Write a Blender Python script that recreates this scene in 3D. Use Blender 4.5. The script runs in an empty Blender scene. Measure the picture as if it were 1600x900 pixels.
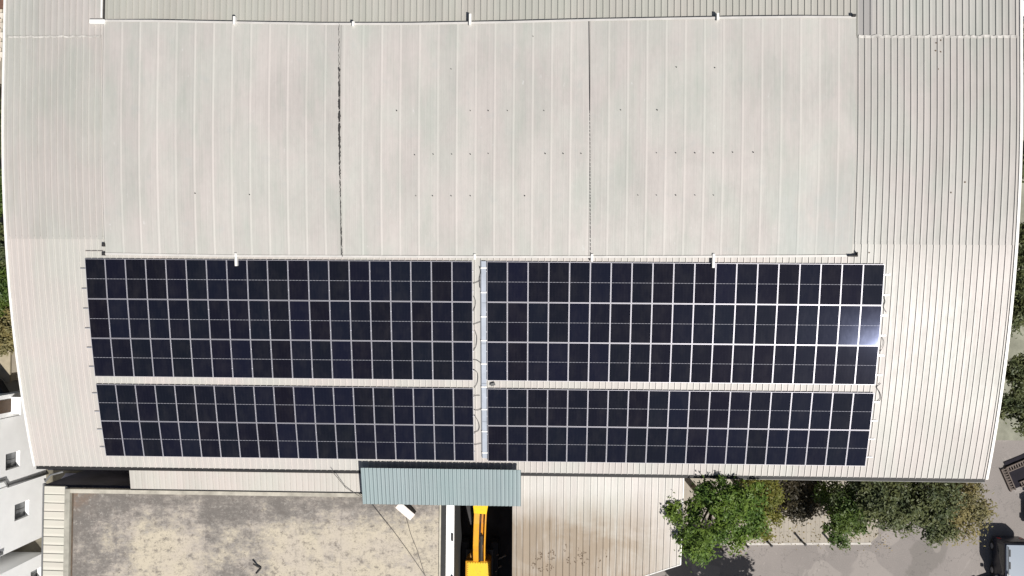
import bpy, bmesh, math, random
from mathutils import Vector, Matrix, Euler
from math import sin, cos, pi, radians
random.seed(11)
sc = bpy.context.scene
col = sc.collection

# ------------------------------------------------------------------ survey of the place
CAM = Vector((25.6341, -9.2793, 63.0866))        # drone position, ground is z = 0
RA, RB, RC = 0.02, 0.0292, 0.008
FPX = 1438.44
RV = 60.7012                                     # radius of the vaulted front slope
DS, DY = 2.5387, 2.4993                          # where its level back part begins
ZC = 12.5                                        # height of its crown
def _rot():
    return (Matrix.Rotation(RA, 3, 'X') @ Matrix.Rotation(RB, 3, 'Y') @ Matrix.Rotation(RC, 3, 'Z'))
ROT = _rot()
def ray(u, v): return ROT @ Vector(((u-800)/FPX, -(v-450)/FPX, -1.0))
def at(u, v, z):                                  # survey point -> world point at height z
    d = ray(u, v); return CAM + d*((z-CAM.z)/d.z)
def at_x(u, v, x):                                # survey point -> world point on a wall x = const
    d = ray(u, v); return CAM + d*((x-CAM.x)/d.x)
def on_vault(u, v, h=0.0):                        # survey point -> (x, arc length along the roof)
    d = ray(u, v); oz = CAM.z-ZC+RV; oy = CAM.y-DY
    a = d.y*d.y+d.z*d.z; b = 2*(oy*d.y+oz*d.z); c = oy*oy+oz*oz-(RV+h)**2
    t = (-b-math.sqrt(b*b-4*a*c))/(2*a)
    X = CAM+d*t
    s_ = -math.atan2(X.y-DY, X.z-ZC+RV)*RV
    if s_ < 0:
        X = CAM+d*((ZC+h-CAM.z)/d.z); s_ = DY-X.y
    return X.x, s_-DS
def vp(x, s, h=0.0):                              # point on the roof
    t = s+DS
    if t < 0: return Vector((x, DY-t, ZC+h))
    th = t/RV
    return Vector((x, DY-(RV+h)*sin(th), (RV+h)*cos(th)-RV+ZC))

# ------------------------------------------------------------------ mesh helpers
class MB:
    def __init__(self): self.v=[]; self.f=[]; self.uv=None
    def add(self, vs, fs):
        o=len(self.v); self.v += [tuple(p) for p in vs]; self.f += [tuple(i+o for i in f) for f in fs]; return self
    def box(self, x0,x1,y0,y1,z0,z1, M=None):
        p=[(x0,y0,z0),(x1,y0,z0),(x1,y1,z0),(x0,y1,z0),(x0,y0,z1),(x1,y0,z1),(x1,y1,z1),(x0,y1,z1)]
        if M is not None: p=[M@Vector(q) for q in p]
        return self.add(p,[(3,2,1,0),(4,5,6,7),(0,1,5,4),(1,2,6,5),(2,3,7,6),(3,0,4,7)])
    def prism(self, poly, z0, z1, M=None):         # poly counter-clockwise in xy
        n=len(poly)
        z0f = z0 if callable(z0) else (lambda x,y:z0); z1f = z1 if callable(z1) else (lambda x,y:z1)
        p=[(x,y,z0f(x,y)) for x,y in poly]+[(x,y,z1f(x,y)) for x,y in poly]
        if M is not None: p=[M@Vector(q) for q in p]
        return self.add(p,[tuple(range(n))[::-1],tuple(range(n,2*n))]+[(i,(i+1)%n,n+(i+1)%n,n+i) for i in range(n)])
    def tube(self, pts, r, n=6, cap=True):
        pts=[Vector(p) for p in pts]; rr = r if isinstance(r,(list,tuple)) else [r]*len(pts)
        vs=[];fs=[]
        for i,p in enumerate(pts):
            t=(pts[min(i+1,len(pts)-1)]-pts[max(i-1,0)]).normalized()
            a=t.cross(Vector((0,0,1)) if abs(t.z)<.9 else Vector((1,0,0))).normalized(); b=t.cross(a)
            for k in range(n):
                w=2*pi*k/n; vs.append(p+(a*cos(w)+b*sin(w))*rr[i])
        for i in range(len(pts)-1):
            for k in range(n):
                fs.append((i*n+k,i*n+(k+1)%n,(i+1)*n+(k+1)%n,(i+1)*n+k))
        if cap: fs += [tuple(range(n)), tuple(range((len(pts)-1)*n,len(pts)*n))[::-1]]
        return self.add(vs,fs)
    def build(self, name, m, parent=None, smooth=False, bevel=0.0, recalc=True):
        me=bpy.data.meshes.new(name); me.from_pydata(self.v,[],self.f); me.update()
        if recalc or bevel:
            bm=bmesh.new(); bm.from_mesh(me)
            if recalc: bmesh.ops.recalc_face_normals(bm, faces=bm.faces)
            if bevel: bmesh.ops.bevel(bm, geom=[e for e in bm.edges if len(e.link_faces)==2 and e.calc_face_angle(0)>.5], offset=bevel, segments=2, affect='EDGES', profile=.5, clamp_overlap=True)
            bm.to_mesh(me); bm.free()
        if smooth:
            for p in me.polygons: p.use_smooth=True
        if m: me.materials.append(m)
        o=bpy.data.objects.new(name, me); col.objects.link(o)
        if parent is not None: o.parent=parent
        return o
def tag(o, label=None, cat=None, group=None, kind=None):
    if label: o['label']=label
    if cat: o['category']=cat
    if group: o['group']=group
    if kind: o['kind']=kind
    return o
def empty(name, loc, label, cat, group=None, rz=0.0):
    o=bpy.data.objects.new(name,None); col.objects.link(o); o.empty_display_size=.2
    o.location=loc; o.rotation_euler=(0,0,rz)
    return tag(o,label,cat,group)
def copy_tree(o, parent=None):
    c=o.copy(); col.objects.link(c)
    if parent is not None: c.parent=parent
    for ch in list(o.children): copy_tree(ch,c)
    return c

# ------------------------------------------------------------------ material helpers
class NT:
    def __init__(self, name):
        self.m=bpy.data.materials.new(name); self.m.use_nodes=True
        self.t=self.m.node_tree; self.n=self.t.nodes; self.l=self.t.links
        self.b=self.n['Principled BSDF']; self.out=self.n['Material Output']
    def node(self, typ, **kw):
        n=self.n.new(typ)
        for k,v in kw.items(): setattr(n,k,v)
        return n
    def put(self, sock, val):
        if hasattr(val,'is_output'): self.l.new(val,sock)
        elif isinstance(val,(tuple,list)) and len(val)==3 and sock.type=='RGBA': sock.default_value=(*val,1)
        else: sock.default_value=val
    def math(self, op, a, b=0.0, clamp=False):
        n=self.node('ShaderNodeMath', operation=op, use_clamp=clamp); self.put(n.inputs[0],a); self.put(n.inputs[1],b); return n.outputs[0]
    def mix(self, fac, a, b, mode='MIX'):
        n=self.node('ShaderNodeMix', data_type='RGBA', blend_type=mode); self.put(n.inputs[0],fac); self.put(n.inputs[6],a); self.put(n.inputs[7],b); return n.outputs[2]
    def ramp(self, fac, p0, p1, v0=0.0, v1=1.0):
        n=self.node('ShaderNodeMapRange', clamp=True); self.put(n.inputs[0],fac)
        n.inputs[1].default_value=p0; n.inputs[2].default_value=p1; n.inputs[3].default_value=v0; n.inputs[4].default_value=v1; return n.outputs[0]
    def coord(self, which='Object'):
        return self.node('ShaderNodeTexCoord').outputs[which]
    def scale(self, vec, s, loc=(0,0,0)):
        n=self.node('ShaderNodeMapping'); self.put(n.inputs[0],vec); n.inputs['Scale'].default_value=s; n.inputs['Location'].default_value=loc; return n.outputs[0]
    def noise(self, vec, s=1.0, detail=4.0, rough=.55, dist=0.0):
        n=self.node('ShaderNodeTexNoise'); self.put(n.inputs['Vector'],vec); n.inputs['Scale'].default_value=s; n.inputs['Detail'].default_value=detail; n.inputs['Roughness'].default_value=rough; n.inputs['Distortion'].default_value=dist
        return n.outputs['Fac']
    def white(self, v):
        n=self.node('ShaderNodeTexWhiteNoise', noise_dimensions='1D'); self.put(n.inputs['W'],v); return n.outputs['Value']
    def sep(self, vec):
        n=self.node('ShaderNodeSeparateXYZ'); self.put(n.inputs[0],vec); return n.outputs
    def bump(self, h, strength=.3, dist=.02):
        n=self.node('ShaderNodeBump'); n.inputs['Strength'].default_value=strength; n.inputs['Distance'].default_value=dist; self.put(n.inputs['Height'],h); self.l.new(n.outputs[0],self.b.inputs['Normal'])
    def set(self, color=None, rough=None, metal=None, spec=None):
        if color is not None: self.put(self.b.inputs['Base Color'],color)
        if rough is not None: self.put(self.b.inputs['Roughness'],rough)
        if metal is not None: self.put(self.b.inputs['Metallic'],metal)
        if spec is not None: self.put(self.b.inputs['Specular IOR Level'],spec)
        return self.m

def simple(name, c, rough=.6, metal=0.0, var=.15, scale=3.0, spec=.4, bump=0.0):
    g=NT(name); co=g.coord('Object')
    n=g.noise(co,scale,5,.6)
    f=g.ramp(n,.3,.7,1-var,1+var*.6)
    cc=g.mix(1.0,c,(1,1,1),'MULTIPLY')
    vm=g.node('ShaderNodeVectorMath',operation='SCALE'); g.put(vm.inputs[0],c if False else cc); g.put(vm.inputs['Scale'],f)
    if bump: g.bump(n,bump,.02)
    return g.set(vm.outputs[0],rough,metal,spec)

def roof_metal(name, clean, dirt, pitch, off, amount=.5, rough=.38, rust=None, band=None, green=.25, tone=.05, panel=3, spec=.5, rib_paler=.5, ribw=.25, rib_light=.45, K=.80):
    g=NT(name); uv=g.coord('UV'); s=g.sep(uv); u,v=s[0],s[1]
    ph=g.math('FRACT',g.math('DIVIDE',g.math('SUBTRACT',u,off),pitch))
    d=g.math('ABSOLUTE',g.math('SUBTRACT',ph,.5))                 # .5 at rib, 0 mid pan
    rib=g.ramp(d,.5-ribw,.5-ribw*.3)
    streak=g.noise(g.scale(uv,(9,.22,1)),1.0,6,.62)
    blot=g.noise(g.scale(uv,(.35,.22,1),(3,7,0)),1.0,5,.6,.4)
    fine=g.noise(g.scale(uv,(5,2.2,1)),1.0,5,.65)
    dm=g.math('ADD',g.math('MULTIPLY',g.ramp(streak,.35,.72),.45),g.math('ADD',g.math('MULTIPLY',g.ramp(blot,.36,.66),.5),g.math('MULTIPLY',g.ramp(fine,.4,.75),.28)))
    dm=g.math('MULTIPLY',dm,g.math('SUBTRACT',1.0,g.math('MULTIPLY',rib,rib_paler)))  # dirt tone is weaker on the ribs
    dm=g.math('MULTIPLY',dm,amount,True)
    c=g.mix(dm,clean,dirt)
    gr=g.math('MULTIPLY',g.ramp(g.noise(g.scale(uv,(1.0,.22,1),(11,2,0)),1.0,5,.6),.5,.70),green)
    c=g.mix(gr,c,(dirt[0]*.86,dirt[1]*.98,dirt[2]*.92))
    c=g.mix(g.math('MULTIPLY',rib,rib_light),c,(min(1,clean[0]*1.22),min(1,clean[1]*1.22),min(1,clean[2]*1.22)))  # ribs mixed paler than the pans
    hv=g.ramp(g.noise(g.scale(uv,(.42,.20,1),(17,5,0)),1.0,4,.6,.3),.40,.62); hm=g.mix(hv,(1.012,.99,.982),(.962,.997,.970))
    c=g.mix(1.0,c,hm,'MULTIPLY')
    if rust:
        c = rust(g,uv,u,v,c)
    pn=g.white(g.math('FLOOR',g.math('DIVIDE',g.math('SUBTRACT',u,off),pitch*panel)))
    f=g.ramp(pn,0,1,K*(1-tone),K*(1+tone))
    vm=g.node('ShaderNodeVectorMath',operation='SCALE'); g.put(vm.inputs[0],c); g.put(vm.inputs['Scale'],f)
    g.bump(g.noise(g.scale(uv,(1.2,.5,1)),1.0,2,.5),.12,.05)
    r=g.math('ADD',rough,g.math('MULTIPLY',dm,.25))
    return g.set(vm.outputs[0],r,0.0,spec)

# ------------------------------------------------------------------ materials
PIT=.3555
def mid_tint(g,uv,u,v,c):
    n=g.noise(g.scale(uv,(2.6,.5,1)),1.0,6,.7)
    lo=g.math('MULTIPLY',g.ramp(n,.5,.74),.35)
    return g.mix(lo,c,(.38,.365,.325))
def top_tint(g,uv,u,v,c):
    # two greyer translucent sheets beyond the cover
    a=g.math('MULTIPLY',g.math('GREATER_THAN',u,42.98),g.math('LESS_THAN',u,43.75))
    c=g.mix(g.math('MULTIPLY',a,.75),c,(.33,.315,.305))
    b=g.math('MULTIPLY',g.math('GREATER_THAN',u,1.2),g.math('LESS_THAN',u,42.95))
    return g.mix(g.math('MULTIPLY',b,.40),c,(.40,.395,.33))
M={}
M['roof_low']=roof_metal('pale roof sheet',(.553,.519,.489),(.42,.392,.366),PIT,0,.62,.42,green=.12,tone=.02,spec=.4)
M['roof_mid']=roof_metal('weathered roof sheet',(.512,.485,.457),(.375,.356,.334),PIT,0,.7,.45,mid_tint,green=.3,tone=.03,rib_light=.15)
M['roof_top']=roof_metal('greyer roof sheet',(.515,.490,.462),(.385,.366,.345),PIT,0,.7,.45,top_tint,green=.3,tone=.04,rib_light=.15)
def cover_tint(g,uv,u,v,c):
    st=g.math('MULTIPLY',g.math('MULTIPLY',g.ramp(u,37.6,39.6),g.ramp(v,1.2,3.4)),g.ramp(g.noise(g.scale(uv,(.8,.4,1),(4,4,0)),1.0,5,.6),.34,.56))
    c=g.mix(g.math('MULTIPLY',st,.55),c,(.43,.455,.425))
    wsp=g.ramp(g.noise(g.scale(uv,(2.4,1.1,1),(8,1,0)),1.0,3,.6),.70,.76); c=g.mix(g.math('MULTIPLY',wsp,.5),c,(.66,.65,.63))
    e=g.ramp(g.math('ABSOLUTE',v),5.2,6.7)
    n=g.ramp(g.noise(g.scale(uv,(.9,.6,1)),1.0,4,.6),.35,.65)
    c=g.mix(g.math('MULTIPLY',g.math('MULTIPLY',e,n),.45),c,(.49,.505,.455))
    sp=g.ramp(g.noise(g.scale(uv,(1.1,1.1,1),(5,5,0)),1.0,3,.5),.62,.72)
    return g.mix(g.math('MULTIPLY',sp,.22),c,(.42,.44,.42))
M['cover']=roof_metal('white sandwich sheet',(.560,.527,.495),(.43,.408,.385),1.043,1.2,.85,.55,cover_tint,green=.42,tone=.04,panel=1,spec=.35,rib_paler=.6,ribw=.09,rib_light=.2)
def shed_rust(g,uv,u,v,c):
    st=g.noise(g.scale(uv,(7,.18,1)),1.0,6,.7)
    bl=g.noise(g.scale(uv,(.33,.45,1),(1,4,0)),1.0,5,.6,.6)
    ramp=g.math('MULTIPLY',g.ramp(v,1.0,3.6),g.ramp(u,34.2,31.2,.35,1))
    f=g.math('MULTIPLY',g.math('ADD',g.math('MULTIPLY',g.ramp(st,.3,.66),.85),g.math('MULTIPLY',g.ramp(bl,.36,.62),.55)),ramp,True)
    f=g.math('ADD',g.math('MULTIPLY',f,.75),g.math('MULTIPLY',g.ramp(v,1.4,4.6),g.ramp(u,33.5,28.5,0,.5)),True); c=g.mix(f,c,(.30,.232,.16))
    dk=g.math('MULTIPLY',g.ramp(g.noise(g.scale(uv,(3,.7,1),(9,1,0)),1.0,6,.75),.53,.78),.5)
    return g.mix(g.math('MULTIPLY',dk,ramp),c,(.20,.16,.12))
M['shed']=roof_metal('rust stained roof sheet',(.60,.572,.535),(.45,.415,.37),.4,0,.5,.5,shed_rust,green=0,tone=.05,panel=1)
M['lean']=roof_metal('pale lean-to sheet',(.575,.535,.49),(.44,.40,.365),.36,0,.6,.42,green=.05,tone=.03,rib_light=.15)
def strip_t(g,uv,u,v,c): return c
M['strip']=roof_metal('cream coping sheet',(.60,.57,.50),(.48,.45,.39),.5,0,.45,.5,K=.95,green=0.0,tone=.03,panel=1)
def teal_t(g,uv,u,v,c):
    n=g.ramp(g.noise(g.scale(uv,(6,.3,1)),1.0,5,.6),.35,.7)
    c=g.mix(g.math('MULTIPLY',n,.6),c,(.22,.285,.295))
    r=g.ramp(g.noise(g.scale(uv,(10,.5,1),(3,3,0)),1.0,5,.7),.66,.8)
    return g.mix(g.math('MULTIPLY',r,.6),c,(.55,.58,.56))
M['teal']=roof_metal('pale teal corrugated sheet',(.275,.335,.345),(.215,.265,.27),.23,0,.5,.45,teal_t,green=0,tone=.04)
M['white']=simple('white paint',(.78,.77,.74),.55,0,.08,.8)
M['trim']=simple('white metal trim',(.72,.70,.66),.4,0,.1,1.5)
M['wallpaint']=simple('white wall plaster',(.90,.90,.89),.75,0,.06,.6)
M['beigewall']=simple('beige plaster',(.52,.46,.37),.8,0,.15,.8)
M['greywall']=simple('grey render',(.36,.35,.33),.85,0,.2,.7)
M['covertrim']=simple('off white edge trim',(.50,.48,.45),.5,0,.12,1.2)
M['gutter']=simple('dark gutter',(.018,.017,.017),.6,0,.3,3)
M['rubber']=simple('black rubber',(.018,.018,.019),.6,0,.2,5)
M['bitumen']=simple('torn black tape',(.03,.028,.027),.7,0,.4,6)
M['alu']=simple('aluminium',(.62,.62,.64),.35,.75,.08,4)
M['frame']=simple('anodised panel frame',(.47,.46,.50),.42,.35,.06,4)
M['tray']=simple('galvanised cable tray',(.33,.36,.41),.55,.1,.15,2)
M['glass']=simple('dark window glass',(.03,.035,.04),.08,0,.2,1,.6)
M['pane']=simple('curtained grey pane',(.13,.135,.14),.2,0,.3,2)
M['steel']=simple('dark steel',(.09,.09,.09),.5,.6,.3,3)
M['conduit']=simple('grey downpipe',(.16,.16,.16),.6,0,.2,3)
def grimy(name,c,dirt,rough):
    g=NT(name); co=g.coord('Object')
    n=g.ramp(g.noise(g.scale(co,(2.2,1.4,2.2)),1.0,7,.7),.46,.70); f=g.ramp(g.noise(g.scale(co,(9,5,9)),1.0,5,.7),.58,.72)
    cc=g.mix(g.math('MULTIPLY',n,.6),c,dirt); cc=g.mix(g.math('MULTIPLY',f,.55),cc,(.10,.06,.025))
    return g.set(cc,g.math('ADD',rough,g.math('MULTIPLY',n,.3)),0,.4)
M['yellow']=grimy('excavator yellow',(.68,.31,.02),(.42,.20,.03),.45)
M['yellow2']=grimy('bonnet yellow',(.78,.50,.012),(.55,.32,.03),.42)
M['vanpaint']=simple('pale blue paint',(.19,.225,.27),.25,0,.03,1)
M['carblack']=simple('black car paint',(.015,.015,.018),.2,0,.1,1,.6)
M['cargrey']=simple('silver car paint',(.42,.43,.45),.3,.3,.05,1)
M['red']=simple('red awning cloth',(.45,.03,.04),.8,0,.2,2)
M['tarp']=simple('blue tarpaulin',(.10,.11,.17),.7,0,.4,1.2)
M['wood']=simple('worn brown timber',(.12,.095,.08),.8,0,.3,3)
M['roofdark']=simple('charcoal felt roof',(.035,.036,.04),.75,0,.35,1.4)
M['brownroof']=simple('brown tiled roof',(.16,.085,.06),.8,0,.3,2)
M['bark']=simple('bark',(.11,.085,.06),.9,0,.3,6)
M['litter']=simple('dead leaves',(.13,.09,.06),.9,0,.3,5)
M['lens']=simple('lamp lens',(.7,.68,.62),.15,0,.05,3)
M['lensred']=simple('tail lamp lens',(.4,.02,.02),.2,0,.05,3)
M['wire']=simple('black cable sheath',(.03,.03,.032),.6,0,.2,3)
M['pipegrey']=simple('rusty pale pipe',(.42,.36,.28),.6,.2,.3,4)

def concrete_roof():
    g=NT('stained roof screed'); uv=g.coord('UV'); s=g.sep(uv); u,v=s[0],s[1]
    big=g.noise(g.scale(uv,(.22,.30,1),(2.3,1.2,0)),1.0,4,.6)
    med=g.noise(g.scale(uv,(.95,1.1,1)),1.0,10,.74)
    gran=g.noise(g.scale(uv,(3.1,3.6,1),(5,5,0)),1.0,8,.78)
    fin=g.noise(g.scale(uv,(6,7,1)),1.0,6,.75)
    hor=g.noise(g.scale(uv,(.9,5.0,1)),1.0,6,.68)
    def bandx(a,b,c,d): return g.math('MULTIPLY',g.ramp(u,a,b),g.ramp(u,d,c))
    bias=g.math('ADD',g.ramp(u,.2,4.6,.13,0),g.ramp(v,.1,2.8,.11,-.01))
    bias=g.math('ADD',bias,g.math('MULTIPLY',bandx(7.6,9.0,11.4,12.2),.042))
    bias=g.math('SUBTRACT',bias,g.math('MULTIPLY',g.math('MULTIPLY',bandx(3.6,4.6,6.8,7.8),g.ramp(v,1.6,3.0)),.07))
    bias=g.math('SUBTRACT',bias,g.math('MULTIPLY',g.math('MULTIPLY',g.ramp(u,12.0,13.6),g.ramp(v,1.2,2.6)),.075))
    f=g.math('ADD',g.math('ADD',g.math('MULTIPLY',big,.22),g.math('MULTIPLY',med,.52)),g.math('ADD',bias,g.math('ADD',g.math('MULTIPLY',hor,.12),g.math('MULTIPLY',gran,.26))))
    f1=g.ramp(f,.50,.615)
    c=g.mix(f1,(.475,.42,.325),(.245,.222,.198))
    pk=g.ramp(g.noise(g.scale(uv,(.45,.4,1),(8,3,0)),1.0,5,.6),.46,.62)
    c=g.mix(g.math('MULTIPLY',pk,.45),c,(.42,.37,.325))
    f2=g.ramp(f,.595,.675); c=g.mix(g.math('MULTIPLY',f2,.85),c,(.135,.123,.112))
    wt=g.math('MULTIPLY',g.ramp(gran,.53,.63),g.math('MULTIPLY',g.ramp(f,.52,.58),.45)); c=g.mix(wt,c,(.46,.425,.38))
    sp=g.ramp(fin,.55,.70); c=g.mix(g.math('MULTIPLY',sp,.5),c,(.20,.18,.16))
    bl=g.math('MULTIPLY',g.ramp(g.noise(g.scale(uv,(1.9,2.1,1),(4,9,0)),1.0,9,.8),.525,.62),.8); c=g.mix(bl,c,(.145,.128,.115))
    gt=g.math('MULTIPLY',g.ramp(g.noise(g.scale(uv,(8,9,1),(1,2,0)),1.0,4,.75),.61,.68),.8); c=g.mix(gt,c,(.085,.075,.065))
    rs=g.math('MULTIPLY',g.math('MULTIPLY',g.ramp(u,2.0,.3),g.ramp(v,1.8,.2)),g.ramp(med,.42,.55)); c=g.mix(g.math('MULTIPLY',rs,.7),c,(.21,.115,.06))
    # construction joints, ragged
    ph=g.math('FRACT',g.math('DIVIDE',g.math('ADD',g.math('ADD',u,.9),g.math('MULTIPLY',med,.30)),2.75))
    l=g.math('MULTIPLY',g.ramp(g.math('ABSOLUTE',g.math('SUBTRACT',ph,.5)),.034,.006),g.ramp(gran,.46,.60)); c=g.mix(g.math('MULTIPLY',l,.42),c,(.125,.115,.11))
    cr=g.math('ABSOLUTE',g.math('SUBTRACT',g.noise(g.scale(uv,(.5,1.0,1),(6,6,0)),1.0,7,.7),.5))
    c=g.mix(g.math('MULTIPLY',g.ramp(cr,.006,.001),.5),c,(.10,.09,.08))
    g.bump(fin,.35,.03)
    return g.set(c,.92,0,.2)
M['screed']=concrete_roof()
def asphalt():
    g=NT('dusty grey asphalt'); co=g.coord('Object')
    a=g.noise(g.scale(co,(.12,.12,.12)),1.0,6,.6,.4); b=g.noise(g.scale(co,(1.1,1.1,1.1)),1.0,8,.7); f=g.noise(g.scale(co,(14,14,14)),1.0,3,.6)
    c=g.mix(g.ramp(a,.35,.65),(.245,.220,.204),(.195,.176,.164))
    c=g.mix(g.math('MULTIPLY',g.ramp(b,.45,.7),.35),c,(.19,.176,.163))
    c=g.mix(g.math('MULTIPLY',g.ramp(f,.45,.75),.25),c,(.34,.31,.29))
    # patched / oil darkened stretch near the trees
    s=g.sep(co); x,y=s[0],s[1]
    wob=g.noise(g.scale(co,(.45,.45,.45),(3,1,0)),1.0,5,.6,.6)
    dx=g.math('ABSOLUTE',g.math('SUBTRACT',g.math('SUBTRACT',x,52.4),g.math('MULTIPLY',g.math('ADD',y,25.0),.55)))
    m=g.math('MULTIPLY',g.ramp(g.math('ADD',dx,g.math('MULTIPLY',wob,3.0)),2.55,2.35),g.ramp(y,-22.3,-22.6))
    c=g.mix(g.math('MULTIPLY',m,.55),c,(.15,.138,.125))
    dl=g.ramp(g.noise(g.scale(co,(.5,.28,.5),(7,2,0)),1.0,6,.65,.8),.60,.63)
    c=g.mix(g.math('MULTIPLY',dl,.30),c,(.35,.315,.29))
    pt=g.ramp(g.noise(g.scale(co,(.22,.35,.3),(2,8,0)),1.0,2,.4,.2),.60,.61); c=g.mix(g.math('MULTIPLY',pt,.30),c,(.36,.325,.295))
    ck=g.math('ABSOLUTE',g.math('SUBTRACT',g.noise(g.scale(co,(.35,.35,.35),(1,1,0)),1.0,8,.65),.5)); c=g.mix(g.math('MULTIPLY',g.ramp(ck,.005,.001),.6),c,(.10,.095,.09))
    ds=g.ramp(g.noise(g.scale(co,(2.2,2.2,2.2),(5,1,0)),1.0,3,.6),.68,.74); c=g.mix(g.math('MULTIPLY',ds,.55),c,(.10,.093,.085))
    g.bump(f,.4,.01)
    return g.set(c,.9,0,.25)
M['asphalt']=asphalt()
def paving():
    g=NT('tan pavers'); co=g.coord('Object'); s=g.sep(co)
    l=g.ramp(g.math('ABSOLUTE',g.math('SUBTRACT',g.math('FRACT',g.math('DIVIDE',s[0],.30)),.5)),.40,.48)
    l2=g.ramp(g.math('ABSOLUTE',g.math('SUBTRACT',g.math('FRACT',g.math('DIVIDE',s[1],.9)),.5)),.47,.49)
    n=g.noise(g.scale(co,(1.2,1.2,1.2)),1.0,6,.65)
    wn=g.white(g.math('FLOOR',g.math('DIVIDE',s[0],.30)))
    c=g.mix(n,(.355,.315,.262),(.275,.25,.21)); c=g.mix(g.math('MULTIPLY',wn,.35),c,(.42,.385,.33))
    c=g.mix(g.math('MULTIPLY',g.math('MAXIMUM',l,g.math('MULTIPLY',l2,.5)),.45),c,(.15,.135,.115))
    return g.set(c,.9,0,.2)
M['paving']=paving()
M['kerb']=simple('pale kerb stone',(.50,.47,.43),.85,0,.2,2)
M['soil']=simple('dry soil',(.17,.155,.12),.95,0,.45,.8,.1,.5)
M['yardfloor']=simple('concrete floor in painted shade',(.045,.042,.042),.85,0,.5,.9)  # near black base colour carries the courtyard's shade

def leaf_mat(name, dark, light, trans=.25, bright=.5):
    g=NT(name)
    r=g.node('ShaderNodeNewGeometry').outputs['Random Per Island']
    c=g.mix(g.ramp(r,0,1,.22,.80),dark,light)
    n=g.noise(g.scale(g.coord('Object'),(.8,.8,.8)),1.0,3,.6)
    c=g.mix(g.math('MULTIPLY',g.ramp(n,.42,.60),.6),c,(light[0]*1.15,light[1]*1.0,light[2]*.8))
    g.set(c,.5,0,.3)
    tr=g.node('ShaderNodeBsdfTranslucent'); g.put(tr.inputs[0],c)
    mx=g.node('ShaderNodeMixShader'); mx.inputs[0].default_value=trans
    g.l.new(g.b.outputs[0],mx.inputs[1]); g.l.new(tr.outputs[0],mx.inputs[2]); g.l.new(mx.outputs[0],g.out.inputs[0])
    return g.m
LF={'shade':leaf_mat('leaves in painted shade',(.016,.014,.009),(.050,.044,.026),.1),  # near black leaf colours stand in for shade below the eave
    'bright':leaf_mat('fresh green leaves',(.024,.060,.012),(.140,.225,.040),.3),
    'mid':leaf_mat('mid green leaves',(.022,.05,.012),(.09,.14,.03),.25),
    'dark':leaf_mat('dark grey green leaves',(.016,.026,.012),(.105,.128,.055),.18),
    'olive':leaf_mat('dry olive leaves',(.09,.085,.035),(.25,.225,.105),.25),
    'yellow':leaf_mat('yellow green leaves',(.06,.085,.015),(.19,.19,.045),.3)}

def cells_mat():
    g=NT('dark photovoltaic cells'); co=g.coord('Object'); s=g.sep(co); x,y=s[0],s[1]
    oi=g.node('ShaderNodeObjectInfo').outputs['Random']
    base=g.mix(g.ramp(oi,.1,.9),(.0052,.0046,.0068),(.0058,.0066,.0145))
    wn=g.white(g.math('MULTIPLY',oi,371.3))
    base=g.mix(g.math('MULTIPLY',wn,.5),base,(.005,.0090,.0105))
    n=g.noise(g.scale(co,(2.5,.6,1)),1.0,3,.6)
    base=g.mix(g.math('MULTIPLY',n,.35),base,(.010,.008,.015))
    # cell gaps: six columns, twenty four half-cell rows, white half-cut gap in the middle
    gx=g.ramp(g.math('ABSOLUTE',g.math('SUBTRACT',g.math('FRACT',g.math('DIVIDE',g.math('ADD',x,.543),.181)),.5)),.485,.493)
    yy=g.math('SUBTRACT',g.math('ABSOLUTE',y),.011)
    gy=g.ramp(g.math('ABSOLUTE',g.math('SUBTRACT',g.math('FRACT',g.math('DIVIDE',yy,.0925)),.5)),.475,.488)
    base=g.mix(g.math('MULTIPLY',g.math('MAXIMUM',gx,g.math('MULTIPLY',gy,.6)),.5),base,(.028,.028,.040))
    mid=g.ramp(g.math('ABSOLUTE',y),.0125,.0100)
    dash=g.ramp(g.math('ABSOLUTE',g.math('SUBTRACT',g.math('FRACT',g.math('DIVIDE',g.math('ADD',x,.543),.181)),.5)),.30,.36,1,.45)
    base=g.mix(g.math('MULTIPLY',mid,g.math('MULTIPLY',dash,.5)),base,(.55,.55,.60))
    dust=g.ramp(g.noise(g.scale(co,(9,9,9)),1.0,4,.7),.62,.8)
    base=g.mix(g.math('MULTIPLY',dust,.10),base,(.16,.15,.14))
    oc=g.node('ShaderNodeVectorMath',operation='ADD'); g.put(oc.inputs[0],co); cx_=g.node('ShaderNodeCombineXYZ'); g.put(cx_.inputs[0],g.math('MULTIPLY',oi,91.0)); g.put(cx_.inputs[1],g.math('MULTIPLY',oi,37.0)); g.l.new(cx_.outputs[0],oc.inputs[1])
    du=g.ramp(g.noise(g.scale(oc.outputs[0],(1.6,.7,1)),1.0,5,.65),.45,.75); base=g.mix(g.math('MULTIPLY',du,.035),base,(.22,.20,.18))
    dr=g.ramp(g.noise(g.scale(oc.outputs[0],(3.2,3.2,1)),1.0,2,.5),.80,.82); base=g.mix(g.math('MULTIPLY',dr,.7),base,(.55,.54,.50))
    g.set(base,g.math('ADD',.048,g.math('MULTIPLY',du,.008)),0,.34)
    g.b.inputs['Specular Tint'].default_value=(.56,.64,1.0,1)
    return g.m
M['cells']=cells_mat()

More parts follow.
